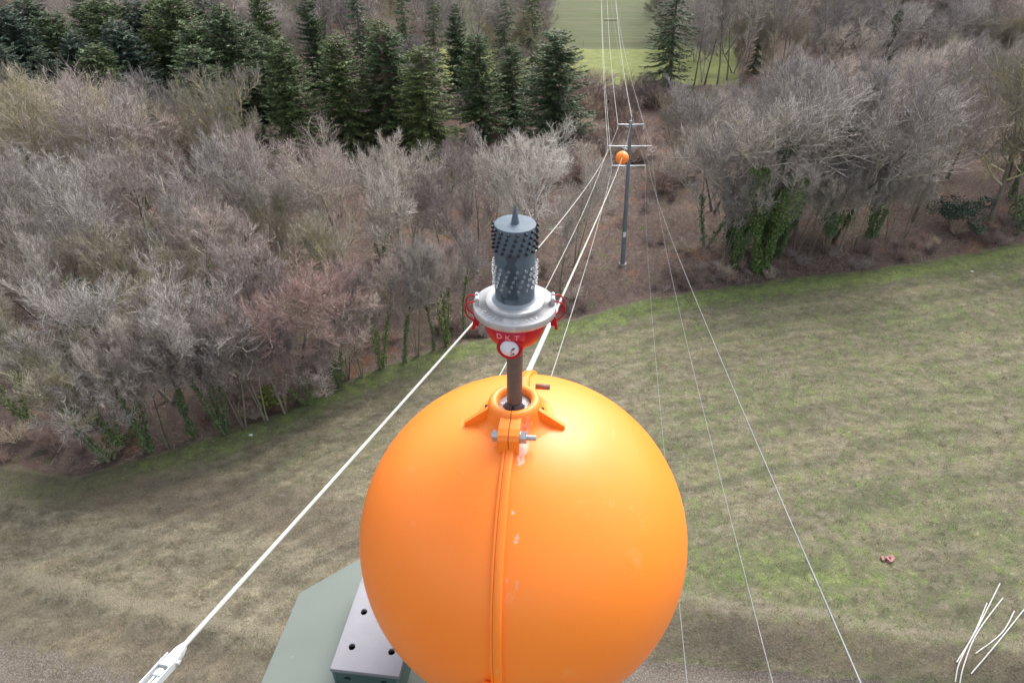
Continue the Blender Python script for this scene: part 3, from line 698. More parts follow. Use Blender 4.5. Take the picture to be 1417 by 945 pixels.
# the far wood behind: more trees than anyone could count, instanced on points
def far_wood(pts, kinds, mats, label):
    me = bpy.data.meshes.new('far_wood'); me.from_pydata([(x, y, float(hgt(x, y)) - .1) for x, y in pts], [], [])
    ob = bpy.data.objects.new('far_wood', me); COL.objects.link(ob)
    coll = bpy.data.collections.new('far_wood_trees')
    for kd, mt in zip(kinds, mats):
        for part, mm in (('trunk', B_TRUNK), ('limbs', B_LIMB), ('crown', mt)): pass
        V = []; F = []; b0 = 0
        src = [PROTO[kd]['trunk'], PROTO[kd]['limbs'], PROTO[kd]['crown']]
        for m_ in src:
            v = np.empty(len(m_.vertices) * 3, np.float32); m_.vertices.foreach_get('co', v); f = np.empty(len(m_.loops), np.int32); m_.loops.foreach_get('vertex_index', f)
            V.append(v.reshape(-1, 3)); F.append(f.reshape(-1, 4) + b0); b0 += len(V[-1])
        o_ = bpy.data.objects.new('far_tree', mesh_np('far_tree', np.concatenate(V), np.concatenate(F))); o_.data.materials.append(mt); coll.objects.link(o_)
    ng = bpy.data.node_groups.new('far_wood', 'GeometryNodeTree')
    ng.interface.new_socket('Geometry', in_out='INPUT', socket_type='NodeSocketGeometry'); ng.interface.new_socket('Geometry', in_out='OUTPUT', socket_type='NodeSocketGeometry')
    N = ng.nodes.new; gi, go = N('NodeGroupInput'), N('NodeGroupOutput'); ip = N('GeometryNodeInstanceOnPoints'); ci = N('GeometryNodeCollectionInfo')
    ci.inputs['Collection'].default_value = coll; ci.inputs['Separate Children'].default_value = True; ci.inputs['Reset Children'].default_value = True
    ip.inputs['Pick Instance'].default_value = True
    rr = N('FunctionNodeRandomValue'); rr.data_type = 'FLOAT_VECTOR'; rr.inputs['Min'].default_value = (-.04, -.04, 0); rr.inputs['Max'].default_value = (.04, .04, 6.28)
    rs_ = N('FunctionNodeRandomValue'); rs_.data_type = 'FLOAT'; rs_.inputs[2].default_value = .78; rs_.inputs[3].default_value = 1.12; rs_.inputs['Seed'].default_value = 4
    L = ng.links.new; L(gi.outputs[0], ip.inputs['Points']); L(ci.outputs[0], ip.inputs['Instance']); L(rr.outputs[0], ip.inputs['Rotation']); L(rs_.outputs[1], ip.inputs['Scale']); L(ip.outputs[0], go.inputs[0])
    ob.modifiers.new('trees', 'NODES').node_group = ng
    tag(ob, label, 'wood', kind='stuff')
fpts = []
for i in range(6000):
    y = rg.uniform(148, 262); x = rg.uniform(-.8 * y - 12, .8 * y + 12)
    if 8.0 + (y - 150) * .035 < x < 32 + (y - 150) * .17: continue
    if -16 < x < 15 and rg.random() < .6: continue
    if 28 < x < 50 and y < 200 and rg.random() < .5: continue
    if len(fpts) < 520 and all((x - a) ** 2 + (y - b) ** 2 > 46 for a, b in fpts[-420:]): fpts.append((x, y))
far_wood(fpts, ['tall_a', 'tall_b', 'dome_b', 'fan_b'], [B_GREY, B_PINK, B_GREY, B_OCHRE], 'far grey bare wood reaching the top of the photo behind the conifers')

# evergreen shrubs inside the wood
def evergreen(px, py, w, h, mat, label, n=2600):
    b = at(px, py); rng = np.random.default_rng(int(px)); C = []
    root = empty('evergreen_shrub', (b[0], b[1], float(hgt(b[0], b[1])))); tag(root, label, 'shrub')
    nl = 9; cc = rng.normal(0, .33, (nl, 3)) * [w, w, 0] + [0, 0, 0]; cc[:, 2] = rng.uniform(.35, .8, nl) * h; rr = rng.uniform(.28, .45, nl) * min(w, h)
    k = rng.integers(0, nl, n); d = rng.normal(size=(n, 3)); d /= np.linalg.norm(d, axis=1, keepdims=True)
    P = cc[k] + d * (rr[k] * rng.uniform(.6, 1.08, n))[:, None] * [1.15, 1.15, .8]
    link('foliage', mesh_np('foliage', *leaf_tris(rng, P, .3, .5, .2)), mat, root)
    S0 = np.zeros((nl, 4, 3)); t = np.linspace(0, 1, 4)[None, :, None]; S0 = cc[:, None] * t; S0[:, :, :2] *= t ** .6
    link('stems', mesh_np('stems', *tubes_np(S0, np.linspace(.06, .02, 4)[None].repeat(nl, 0), 5)), B_TRUNK, root)
    return root
evergreen(136, 470, 3.2, 6.6, L_IVY, 'dark green evergreen shrub showing through the silvery trees at left')
evergreen(20, 300, 4.5, 6, L_FIR, 'dark evergreen shrub under the yellow-grey tree at the left edge')
evergreen(372, 556, 1.5, 1.6, L_YELGR, 'small olive evergreen shrub at the foot of the reddish tree', 1200)
evergreen(1312, 318, 3.2, 3.6, L_FIR, 'grey-green evergreen shrub on the bank near the right edge')
evergreen(1398, 230, 3.5, 5.5, L_FIR, 'dark evergreen shrub high up at the right edge')
evergreen(1345, 385 - 60, 1.6, 1.3, L_FIR, 'small dark evergreen on the bank left of the forked trunk', 900)

# bare shrubs along the wood's edge and in the clearing
def shrub_mesh(seed, H=2.2, ns=16):
    rng = np.random.default_rng(seed); K = 5; P = np.zeros((ns, K, 3))
    a = rng.uniform(0, 6.28, ns); l = rng.uniform(.15, .8, ns); d = np.stack([np.cos(a) * l, np.sin(a) * l, np.ones(ns)], 1)
    d /= np.linalg.norm(d, axis=1, keepdims=True); P[:, 0] = np.stack([np.cos(a), np.sin(a), 0 * a], 1) * .15; hh = H * rng.uniform(.5, .95, ns)
    for k in range(1, K):
        d = d + rng.normal(0, .13, d.shape); d /= np.linalg.norm(d, axis=1, keepdims=True); P[:, k] = P[:, k - 1] + d * (hh / (K - 1))[:, None]
    R = np.linspace(.03, .012, K)[None].repeat(ns, 0)
    P1, R1 = kids(rng, P, R, 7, .2, 1, .6, lambda t, pl: pl * .45, 4, .4, .2, .6, .010, .6)
    P2, R2 = kids(rng, P1, R1, 7, .1, 1, .7, lambda t, pl: np.maximum(pl * .5, .3), 3, .3, .25, .6, .009, .6)
    return mesh_np('bare_shrub', *join_tubes([(P, R, 4), (P1, R1, 3), (P2, R2, 3)]))
SH = [shrub_mesh(s) for s in (1, 2, 3, 4)]
B_BRUSH = bark('brush_bark', (.16, .115, .10), (.28, .205, .18), (.42, .33, .29))
B_DRYG = bark('dry_stalks', (.28, .23, .18), (.44, .37, .30), (.60, .52, .43))
SL = {'edge': ('bare brown shrub in the belt along the foot of the wood', 'bare shrubs along the foot of the wood'),
      'clear': ('bare brownish shrub in the clearing under the wires', 'bare shrubs in the clearing under the wires')}
ns = 0
for i in range(250):
    if i < 150:
        x = rg.uniform(-42, 72); y = float(edge_y(x)) + rg.uniform(.8, 5); key = 'edge'
        if 5 < x < 19: key = 'clear'
        h = rg.uniform(.5, 1.5)
        if x < 5 and rg.random() < .4: continue
    else:
        y = rg.uniform(66, 149); x = rg.uniform(clear_left(y) - 3, clear_right(y) + 3); key = 'clear'; h = rg.uniform(1.6, 4.2) if y > 92 else rg.uniform(.6, 1.5)
    if abs(x - 13.1) < 1.6 and y < 74: continue
    if key == 'clear' and y < 92 and rg.random() < .35: continue
    o = link('bare_shrub', mat_copy(SH[i % 4], B_DRYG if rg.random() < .14 else (B_BRUSH if rg.random() < .7 else B_PINK)), None, None, (x, y, float(hgt(x, y)) - .05), (0, 0, rg.uniform(0, 6.28)))
    s = h / 2.0; o.scale = (s * rg.uniform(1, 1.5), s * rg.uniform(1, 1.5), s)
    sw = 'pale straw-coloured' if o.data.materials[0] is B_DRYG else ('brown' if o.data.materials[0] is B_BRUSH else 'pinkish')
    if key == 'edge': wh = 'along the foot of the ' + ('left' if x < 8 else 'right') + ' wood'
    else: wh = 'in the clearing ' + ('before' if y < 72 else ('just behind' if y < 100 else 'far behind')) + ' the pylon'
    tag(o, f'bare {sw} shrub {wh}', 'shrub', f'{sw} shrubs {wh}')

# undergrowth nobody could count: low brambles, stalks and fallen twigs over the floor of the wood
def twig_mass(name, n, reg, mat, L, seed, r=.011, flat=.5):
    rng = np.random.default_rng(seed); y = rng.uniform(reg[2], reg[3], n); x = rng.uniform(reg[0], reg[1], n)
    k = (y > edge_y(x) + rng.normal(.6, .5, n)) & (y < FAR1 - 1) & (np.abs(x) < .82 * y + 8); x, y = x[k], y[k]; n = len(x)
    P = np.zeros((n, 3, 3)); a = rng.uniform(0, 6.28, n); el = rng.uniform(flat, 1.3, n); l = rng.uniform(*L, n)
    d = np.stack([np.cos(a) * np.cos(el), np.sin(a) * np.cos(el), np.sin(el)], 1)
    P[:, 0] = np.stack([x, y, hgt(x, y) - .03], 1); P[:, 1] = P[:, 0] + d * (l * .5)[:, None]
    d2 = d + rng.normal(0, .35, d.shape) - [0, 0, .3]; P[:, 2] = P[:, 1] + d2 * (l * .5)[:, None]
    return link(name, mesh_np(name, *tubes_np(P, np.array([[1, .8, .5]]) * np.full((n, 1), r), 3)), mat)
tag(twig_mass('undergrowth', 42000, (-60, 80), (30, 100), B_BRUSH, (.35, 1.2), 5, .014, .1) if False else twig_mass('undergrowth', 42000, (-60, 80, 30, 100), B_BRUSH, (.35, 1.2), 5, .014, .1),
    'brown brambles and twigs covering the floor of the wood', 'undergrowth', kind='stuff')
tag(twig_mass('dry_stalks', 16000, (-2, 75, 52, 98), B_DRYG, (.3, .9), 6, .014, .2), 'pale dry stalks lying over the clearing and the bank', 'dry stalks', kind='stuff')
# ------------------------------------------------------------------ materials of the hardware
def orange_plastic():
    q = NM('orange_plastic'); o = q.obj(); s = q.sep(o)
    c = q.ramp(q.noise(3, 4, .5, o), [(.35, (.97, .225, .012)), (.65, (1.0, .255, .016))])
    # chalky scuffs in a band beside the seam, and faint rubbed patches
    band = q.math('MULTIPLY', q.step(s[0], .010, .014), q.step(s[0], .034, .022))
    band = q.math('MULTIPLY', band, q.math('MULTIPLY', q.step(s[1], -.02, -.06), q.step(s[2], .15, .21)))
    sc_ = q.step(q.noise(38, 6, .7, q.mapv(o, (1, .5, .5))), .54, .60)
    c = q.mix(q.math('MULTIPLY', q.math('MULTIPLY', band, sc_), .75), c, (.88, .62, .55))
    rub = q.step(q.noise(9, 6, .75, o), .60, .70)
    c = q.mix(q.math('MULTIPLY', rub, .16), c, (.93, .48, .20))
    fine = q.step(q.noise(220, 2, .5, q.mapv(o, (1, .05, .3), (.3, .2, .7))), .70, .76)
    c = q.mix(q.math('MULTIPLY', fine, .25), c, (.93, .50, .25))
    r = q.ramp(q.noise(14, 5, .6, o), [(.3, (.42,) * 3), (.7, (.52,) * 3)])
    q.bump(q.noise(5, 2, .5, o), .06, .02)
    return q.out(c, r, 0, .5, **{'Coat Weight': .22, 'Coat Roughness': .42, 'Subsurface Weight': .12, 'Subsurface Radius': (.03, .012, .004), 'Subsurface Scale': .3})
M_OR = orange_plastic()
M_RED = plain('red_enamel', (.42, .004, .018), .42, 0, .18, 60, .3)
def alu():
    q = NM('cast_aluminium'); o = q.obj(); f = q.noise(60, 6, .7, o)
    c = q.ramp(f, [(.3, (.36, .36, .36)), (.55, (.50, .50, .51)), (.75, (.62, .62, .62))])
    st = q.step(q.noise(25, 5, .7, o), .60, .70)
    c = q.mix(q.math('MULTIPLY', st, .45), c, (.33, .30, .30))
    q.bump(f, .15, .002); return q.out(c, .38, .35)
M_ALU = alu()
def slate():
    q = NM('grey_blue_paint'); o = q.obj(); s = q.sep(o)
    c = q.ramp(q.noise(70, 5, .6, o), [(.3, (.070, .100, .130)), (.7, (.105, .138, .172))])
    w = q.math('ADD', s[0], q.math('MULTIPLY', q.math('SUBTRACT', q.noise(90, 4, .6, o), .5), .022))
    m = q.math('MULTIPLY', q.step(w, -.0130, -.0110), q.step(w, .0040, .0015))
    m = q.math('MULTIPLY', m, q.math('MULTIPLY', q.step(s[2], .530, .536), q.step(s[2], .607, .600)))
    m = q.math('MULTIPLY', m, q.step(s[1], .0, -.01))
    m2 = q.math('MULTIPLY', q.step(q.noise(110, 4, .7, q.mapv(o, (1, 1, .6))), .55, .60), q.math('MULTIPLY', q.step(s[2], .545, .538), q.step(s[1], .0, -.01)))
    m2 = q.math('MULTIPLY', m2, q.step(s[0], .006, .002))
    m = q.math('MAXIMUM', m, m2)
    c = q.mix(q.math('MULTIPLY', m, .82), c, (.030, .045, .065))
    return q.out(c, .5, 0, .3)
M_SLATE = slate()
M_GREYP = plain('pale_grey_paint', (.24, .27, .31), .4, 0, .08, 60)
M_BLACKG = plain('black_gloss', (.012, .012, .018), .15, 0, .2, 60)
M_MAST = plain('weathered_mast', (.105, .100, .090), .5, .2, .2, 90)
M_STEEL = plain('zinc_steel', (.42, .44, .47), .35, .75, .2, 200)
M_DKSTEEL = plain('dark_bolt_steel', (.055, .045, .045), .4, .5, .3, 200)
M_BROWN = plain('rusty_thread', (.22, .10, .075), .6, .2, .3, 300)
M_RUBBER = plain('dark_rubber', (.045, .05, .065), .45, 0, .2, 100)
M_GDISC = plain('grey_disc', (.36, .35, .36), .4, .2, .1, 100)
M_WPLUG = plain('white_plug', (.68, .68, .74), .4, 0, .05, 80)
M_PURPLE = plain('dark_purple_smear', (.05, .02, .05), .4, 0, .2, 200)
M_WIRE = plain('pale_cable', (.42, .42, .38), .45, .1, .06, 3)
M_THINW = plain('thin_grey_wire', (.24, .24, .25), .4, .3, .08, 3)
M_WHITEP = plain('white_fitting', (.55, .58, .60), .38, .1, .06, 40)
M_PINKTX = plain('chipped_pink_letters', (.80, .35, .38), .5, 0, .2, 300)
M_ETCH = plain('cast_letters', (.42, .40, .42), .5, .3, .1, 200)
def glass():
    q = NM('clear_glass_bead'); return q.out((.93, .95, .97), .05, 0, .8, **{'Transmission Weight': .88, 'IOR': 1.45})
M_GLASS = glass()
def sage():
    q = NM('sage_painted_steel'); o = q.obj()
    c = q.ramp(q.noise(6, 5, .6, o), [(.3, (.108, .134, .118)), (.7, (.130, .156, .138))])
    sp = q.step(q.noise(34, 6, .75, o), .655, .72)
    c = q.mix(q.math('MULTIPLY', sp, .45), c, (.40, .44, .42))
    q.bump(q.noise(140, 3, .6, o), .05, .002); return q.out(c, .5)
M_SAGE = sage()
M_GALV = plain('brushed_zinc_plate', (.235, .235, .265), .45, .2, .07, 25)
M_DGREEN = plain('dark_green_steel', (.05, .095, .09), .45, .1, .12, 25)
M_HOLE = plain('hole_shade', (.03, .045, .045), .6, 0, .1, 30)  # near-black colour paints the shade inside the drilled holes
M_POLE = plain('blue_grey_pole', (.17, .19, .23), .5, .3, .15, 2)
M_ARM = plain('zinc_crossarm', (.45, .47, .50), .4, .5, .1, 4)

# ------------------------------------------------------------------ marker ball clamped on the mast
BC = Vector((.0204, .8357, CAMZ - 1.0395)); R = .30
ball = empty('marker_ball', BC)
ball.rotation_euler = (Matrix.Rotation(math.radians(-2.9), 3, 'Y') @ Matrix.Rotation(math.radians(-7.9), 3, 'Z')).to_euler()
tag(ball, 'large glossy orange marker ball clamped round the mast in front', 'marker ball')
RX = Matrix.Rotation(math.pi / 2, 4, 'Y')          # local Z of a lathe -> +X
for sgn in (-1, 1):
    prof = []
    for k in range(49):
        a = (math.pi / 2) * k / 48; prof.append((R * math.cos(a), sgn * (R * math.sin(a) if k else .0006)))
    if sgn > 0: M = RX
    else: M = RX
    mb = MB().lathe(prof, 128, M)
    o = mb.build('shell_half', M_OR, ball)
    # lapped flange of this half along the seam
    if sgn > 0: fl = [(.2985, .0088), (.3068, .0082), (.3076, .0072), (.3074, -.0034), (.3060, -.0042), (.2985, -.0044)]
    else: fl = [(.2985, -.0045), (.3058, -.0046), (.3064, -.0054), (.3062, -.0082), (.3048, -.0090), (.2985, -.0096)]
    MB().lathe(fl, 160, RX).build('seam_flange', M_OR, o)
# clamp lug low on the seam
lg = MB().box((-.0065, -.3095, -.005), (.030, .016, .078), bevel=.003).build('seam_lug', M_OR, ball)
# drain hole
dh = Vector((.150, -.205, -.160)).normalized()
qd = dh.to_track_quat('Z', 'Y').to_matrix().to_4x4(); qd.translation = dh * .2985
MB().lathe([(0, .0005), (.0032, .0006), (.0040, .0022), (.0046, .0022), (.0050, .0005)], 16, qd).build('drain_hole', plain('drain_hole_rim', (.40, .03, .01), .5), ball)
# collar
cp = [(.118, .2740), (.100, .2835), (.082, .2935), (.066, .3020), (.0555, .3075), (.0500, .3110), (.0470, .3170), (.0450, .3250), (.0430, .3330),
      (.0410, .3385), (.0380, .3420), (.0340, .3432), (.0302, .3422), (.0278, .3395), (.0268, .3360), (.0264, .3200), (.0264, .3000)]
cp = [(r, z - .010) for r, z in cp]
for a0, a1 in ((-math.pi / 2 + .013, math.pi / 2 - .013), (math.pi / 2 + .013, 1.5 * math.pi - .013)):
    MB().lathe(cp, 48, None, True, False, a0, a1).build('collar_half', M_OR, ball)
MB().lathe([(.1150, .2745), (.0550, .2935), (.0478, .3000), (.0440, .3150), (.0400, .3260), (.0340, .3305)], 8, None, True, False, -math.pi / 2 - .03, -math.pi / 2 + .03).build('collar_joint', M_DKSTEEL, ball)
for sgn in (-1, 1):
    lug = MB()
    Mx = Matrix(((0, 0, 1, 0), (1, 0, 0, 0), (0, 1, 0, 0), (0, 0, 0, 1)))      # prism in YZ, extruded along X
    poly = [(-.030, .326), (-.042, .3260), (-.062, .3240), (-.0730, .3200), (-.0785, .3130), (-.0815, .2800), (-.070, .272), (-.030, .272)]
    lug.prism(poly, *( (.0006, .0165) if sgn > 0 else (-.0165, -.0006)), M=Mx)
    lo = lug.build('clamp_lug', M_OR, ball)
    # side gusset: a wedge running down onto the ball
    g = MB()
    top = [(.042, .324), (.083, .2955), (.083, .272), (.042, .270)]
    Mg = Matrix(((sgn, 0, 0, 0), (0, 0, 1, 0), (0, 1, 0, 0), (0, 0, 0, 1))) @ Matrix.Rotation(0.0, 4, 'Y')
    Rz = Matrix.Rotation(-.08 if sgn > 0 else .14, 4, 'Z')
    g.prism(top, -.013, -.006, M=Rz @ Mg); g.build('gusset', M_OR, ball)
    # dark side bolts
    Mb = Matrix.Translation((sgn * .0425, -.004, .313)) @ RX
    MB().lathe([(0, sgn * .0055), (.0050, sgn * .0055), (.0060, sgn * .0035), (.0060, -sgn * .002)], 6, Mb, False).build('side_bolt', M_DKSTEEL, ball)
def along_x(x0, x1, r, y, z, n=6):
    return MB().lathe([(0, x0), (r, x0), (r, x1), (0, x1)], n, Matrix.Translation((0, y, z)) @ RX, n > 8)
bz, by_ = .3110, -.0655
bo = along_x(-.0245, -.0167, .0095, by_, bz); bo.lathe([(0, -.0268), (.0062, -.0268), (.0078, -.0245)], 6, Matrix.Translation((0, by_, bz)) @ RX, False)
bolt = bo.build('clamp_bolt', M_STEEL, ball)
along_x(.0167, .0185, .0100, by_, bz, 20).build('washer', M_STEEL, bolt)
along_x(.0186, .0272, .0098, by_, bz).build('hex_nut', M_STEEL, bolt)
th = []
for k in range(13): th += [(.0046, .0266 + k * .0012), (.0041, .0272 + k * .0012)]
MB().lathe([(0, .0266)] + th + [(0, .0420)], 16, Matrix.Translation((0, by_, bz)) @ RX).build('thread', M_STEEL, bolt)
along_x(.028, .052, .0048, .052, .316, 12).build('rear_bolt', M_BROWN, ball)
MB().box((0, .062, .300), (.030, .034, .034), bevel=.003).build('rear_lug', M_OR, ball)
disc = MB().lathe([(.0125, .3205), (.0262, .3205), (.0262, .3120)], 40).build('insert_disc', M_GDISC, ball)
for sx in (-1, 1):
    Ms = Matrix.Translation((sx * .0186 + .0, .000, .3205))
    MB().lathe([(0, .0004), (.0016, .0004), (.0017, .0012), (.0030, .0012), (.0034, .0001)], 12, Ms).build('screw', M_STEEL, disc)
for sx in (-1, 1):
    g = MB(); a0, a1 = (-math.pi / 2 + .12, -.35) if sx > 0 else (math.pi + .35, 1.5 * math.pi - .12)
    g.lathe([(.0128, .328), (.0145, .328), (.0195, .3207), (.0130, .3207)], 14, None, False, True, a0, a1).build('rubber_grommet', M_RUBBER, ball)
# tiny moulded mark on the collar
def text_mesh(body, size, depth=.0004):
    cu = bpy.data.curves.new('lettering', 'FONT'); cu.body = body; cu.size = size; cu.extrude = depth; cu.align_x = 'CENTER'; cu.align_y = 'CENTER'
    t = bpy.data.objects.new('lettering', cu); COL.objects.link(t); bpy.context.view_layer.update()
    me = bpy.data.meshes.new_from_object(t.evaluated_get(bpy.context.evaluated_depsgraph_get())); bpy.data.objects.remove(t); me.materials.clear(); return me
t5 = text_mesh('15', .008, .0003)
link('lettering', t5, plain('pale_moulding', (.95, .55, .30), .5), ball, (.030, -.0372, .3125), (math.radians(75), 0, math.radians(38)))

# ------------------------------------------------------------------ studded deterrent / lamp head on its mast
HD = Vector((.0042, .8357, BC.z))
lamp = empty('lamp_head', HD); tag(lamp, 'slate blue studded cylinder on red and aluminium coupling atop the mast', 'obstruction light')
MB().lathe([(.0123, -.45), (.0123, .455)], 32).build('mast', M_MAST, lamp)
MB().lathe([(.0128, .430), (.0150, .431), (.0152, .446), (.0128, .447)], 28).build('neck_ring', M_GREYP, lamp)
bowl = MB().lathe([(.0, .4440), (.0150, .4440), (.0200, .4450), (.0300, .4500), (.0385, .4590), (.0430, .4690), (.0458, .4800), (.0472, .4900), (.0476, .4980), (.0530, .4985), (.0530, .4996)], 64).build('red_bowl', M_RED, lamp)
Mq = Matrix.Rotation(math.radians(-10), 4, 'Z') @ Matrix.Translation((0, 0, .4625)) @ Matrix.Rotation(math.pi / 2, 4, 'X')
boss = MB().lathe([(.0190, .010), (.0190, .0440), (.0182, .0458), (.0150, .0462), (.0142, .0452), (.0142, .0400)], 40, Mq).build('front_boss', M_RED, bowl)
plug = MB().lathe([(0, .0560), (.0022, .0548), (.0125, .0462), (.0138, .0456), (.0139, .0400)], 40, Mq).build('white_plug', M_WPLUG, bowl)
rgp = random.Random(4); sm = MB()
for k in range(9):
    u, v = .0050 + rgp.uniform(-.0018, .0022), rgp.uniform(-.006, .005)
    rr = math.hypot(u, v); w0 = .0560 - rr * .0098 / .0125 + .0004
    s_ = rgp.uniform(.0008, .0019)
    sm.add([Mq @ Vector((u + s_ * math.cos(a), v + s_ * 1.6 * math.sin(a), w0 - .9 * ((u + s_ * math.cos(a)) * u / rr - u * u / rr) )) for a in [i * math.pi / 4 for i in range(8)]], [tuple(range(8))])
sm.build('dark_smear', M_PURPLE, plug)
# raised badge with chipped letters above the boss
bd = MB(); n_ = 16
for r_, z_ in (): pass
bd.lathe([(.0478, .4975), (.0488, .4970), (.0484, .4860), (.0462, .4760), (.0440, .4740)], 16, None, True, False, math.radians(-124), math.radians(-72))
bd.build('badge_plate', plain('badge_red', (.50, .016, .060), .35, 0, .15, 80), bowl)
for ch, a in (('D', -117), ('K', -102), ('T', -87)):
    me = text_mesh(ch, .0125, .0005); ar = math.radians(a)
    link('letter', me, M_PINKTX, bowl, (.0492 * math.cos(ar), .0492 * math.sin(ar), .4835), Euler((math.radians(94), 0, ar + math.pi / 2)))
fp = [(.0540, .4998), (.0592, .5002), (.0604, .5012), (.0604, .5105), (.0596, .5120), (.0420, .5122), (.0426, .5124), (.0426, .5190), (.0420, .5198), (.0345, .5200), (.0335, .5200)]
flange = MB().lathe([(.030, .4998)] + fp, 96).build('aluminium_flange', M_ALU, lamp)
MB().lathe([(.0345, .5196), (.0320, .5201), (.0300, .5212), (.0290, .5230), (.0283, .5250)], 64).build('base_fillet', M_GREYP, lamp)
cyl = MB().lathe([(.0284, .5225), (.0284, .6366), (.0279, .6374), (.0270, .6376), (.0, .6380)], 64).build('studded_cylinder', M_SLATE, lamp)
MB().lathe([(.0062, .6376), (.0056, .6390), (.0040, .6480), (.0014, .6620), (.0004, .6640), (0, .6642)], 24).build('spike', M_SLATE, lamp)
def arc_text(s, r, a_c, z, size, flip=False):
    for i, ch in enumerate(s):
        a = math.radians(a_c) + (i - (len(s) - 1) / 2) * (size * .86 / r) * (1 if not flip else -1)
        me = text_mesh(ch, size, .0003)
        link('letter', me, M_ETCH, flange, (r * math.cos(a), r * math.sin(a), z), Euler((0, 0, a + math.pi / 2 + (math.pi if flip else 0))))
arc_text('GIFEX', .0512, -132, .5124, .0095)
arc_text('STZ', .0515, -62, .5124, .0085)
# notched ears, wire bails and toggle levers
for sgn in (-1, 1):
    ear = MB().box((sgn * .0545, -.001, .5165), (.0062, .015, .0150), bevel=.0015)
    ear.box((sgn * .0550, .004, .5230), (.0050, .0050, .0070), bevel=.001)
    ear.build('ear', M_ALU, flange)
    lev = MB()
    lev.box((sgn * .0495, .000, .4890), (.010, .016, .014), bevel=.0015)
    lev.box((sgn * .0560, -.004, .4850), (.007, .010, .018), bevel=.0015)
    lev.box((sgn * .0600, -.0045, .4770), (.0045, .007, .016), bevel=.0012, M=Matrix.Rotation(sgn * -.18, 3, 'Y'))
    lv = lev.build('toggle_lever', M_RED, lamp)
    wire_pts = []
    for yy_ in (-.010, .010):
        pts = [(sgn * .0555, yy_ * .55, .5185), (sgn * .0620, yy_, .5195), (sgn * .0680, yy_, .5165), (sgn * .0712, yy_, .5090), (sgn * .0708, yy_, .5010), (sgn * .0670, yy_ * .9, .4930), (sgn * .0600, yy_ * .75, .4865), (sgn * .0560, yy_ * .6, .4830)]
        # smooth the polyline
        V_ = [Vector(p) for p in pts]; sp = []
        for i in range(len(V_) - 1):
            p0, p1, p2, p3 = V_[max(i - 1, 0)], V_[i], V_[i + 1], V_[min(i + 2, len(V_) - 1)]
            for k in range(5):
                t = k / 5; sp.append(.5 * ((2 * p1) + (p2 - p0) * t + (2 * p0 - 5 * p1 + 4 * p2 - p3) * t * t + (3 * p1 - p0 - 3 * p2 + p3) * t ** 3))
        sp.append(V_[-1]); MB().tube(sp, .00125, 8).build('wire_bail', M_RED, lv)
    MB().tube([(sgn * .0555, -.0060, .5185), (sgn * .0555, .0060, .5185)], .00125, 8).build('bail_hook', M_RED, lv)
# studs, each its own piece
def dome(r, h, mat, nm):
    me_o = MB().lathe([(r * .8, -.0004), (r * .8, h * .45), (r, h * .5), (r * .95, h * .8), (r * .6, h * .97), (0, h)], 10)
    me = bpy.data.meshes.new(nm); me.from_pydata(me_o.v, [], me_o.f); me.polygons.foreach_set('use_smooth', [True] * len(me_o.f)); me.materials.append(mat); return me
blk = dome(.0022, .0042, M_BLACKG, 'black_stud'); clr = dome(.0026, .0044, M_GLASS, 'clear_stud')
for band, (me, z0, dz, rows) in enumerate(((blk, .6335, .0074, 5), (clr, .5790, .0076, 5))):
    for rw in range(rows):
        for k in range(16):
            a = 2 * math.pi * (k - .22 * rw) / 16 + .1
            o = link('black_stud' if band == 0 else 'clear_stud', me, None, cyl)
            o.matrix_local = Matrix.Translation((.0284 * math.cos(a), .0284 * math.sin(a), z0 - rw * dz)) @ Matrix.Rotation(a, 4, 'Z') @ Matrix.Rotation(math.pi / 2, 4, 'Y')

# ------------------------------------------------------------------ wires (parabolas between the two poles, then on to the far pole)
def sag_curve(A, B, c, n=60, t0=0.0, t1=1.0):
    A, B = np.array(A), np.array(B); t = (t0 + (t1 - t0) * np.linspace(0, 1, n) ** 1.3)[:, None]; L = np.linalg.norm((B - A)[:2])
    P = A + (B - A) * t; P[:, 2] -= c * L * L * (t * (1 - t))[:, 0]; return P
PY = 71.08
NEAR = {  # end at the near pole, end at the pylon, sag factor, radius, material
 'UL': ((-1.529, .85, 37.54), (11.06, PY, 16.79), .0009, .0122, M_WIRE), 'ML': ((-2.29, .85, 34.25), (10.19, PY, 14.48), .0010, .0145, M_WIRE),
 'E': ((-.089, .85, 39.00), (12.40, PY, 17.77), .0007, .0058, M_WIRE), 'LL': ((-1.806, .85, 31.34), (10.81, PY, 12.15), .0012, .0145, M_WIRE),
 'UR': ((1.31, .85, 37.48), (13.77, PY, 16.87), .0010, .0045, M_THINW), 'MR': ((2.22, .85, 33.93), (14.87, PY, 14.56), .0011, .0055, M_THINW),
 'LR': ((1.49, .85, 33.10), (14.43, PY, 12.40), .0012, .0045, M_THINW)}
WL = {'UL': 'thick white wire crossing the left meadow from the clevis', 'ML': 'pale wire ending at the left tip of the middle crossarm',
      'E': 'pale earth wire carrying the far ball up to the pylon top', 'LL': 'pale wire ending at the left tip of the lowest crossarm',
      'UR': 'rightmost thin grey wire across the meadow', 'MR': 'second thin grey wire from the right across the meadow',
      'LR': 'faint grey wire nearest the orange ball on its right'}
def wire_obj(P, r, mat, label):
    n = len(P); o = MB().tube(P, r, 8).build('overhead_wire', mat); tag(o, label, 'wire'); return o
T_UL = min((abs(project(P)[1] - 897), i) for i, P in enumerate([sag_curve(*NEAR['UL'][:3], 2, i * .0002, 1)[0] for i in range(5, 120)]))[1] * .0002 + .001
for k, (A, B, c, r, m) in NEAR.items():
    t0 = 0.0
    if k == 'UL': t0 = T_UL
    if k == 'E': t0 = .004
    P = sag_curve(A, B, c, 70, t0)
    wire_obj(P, r, m, WL[k])
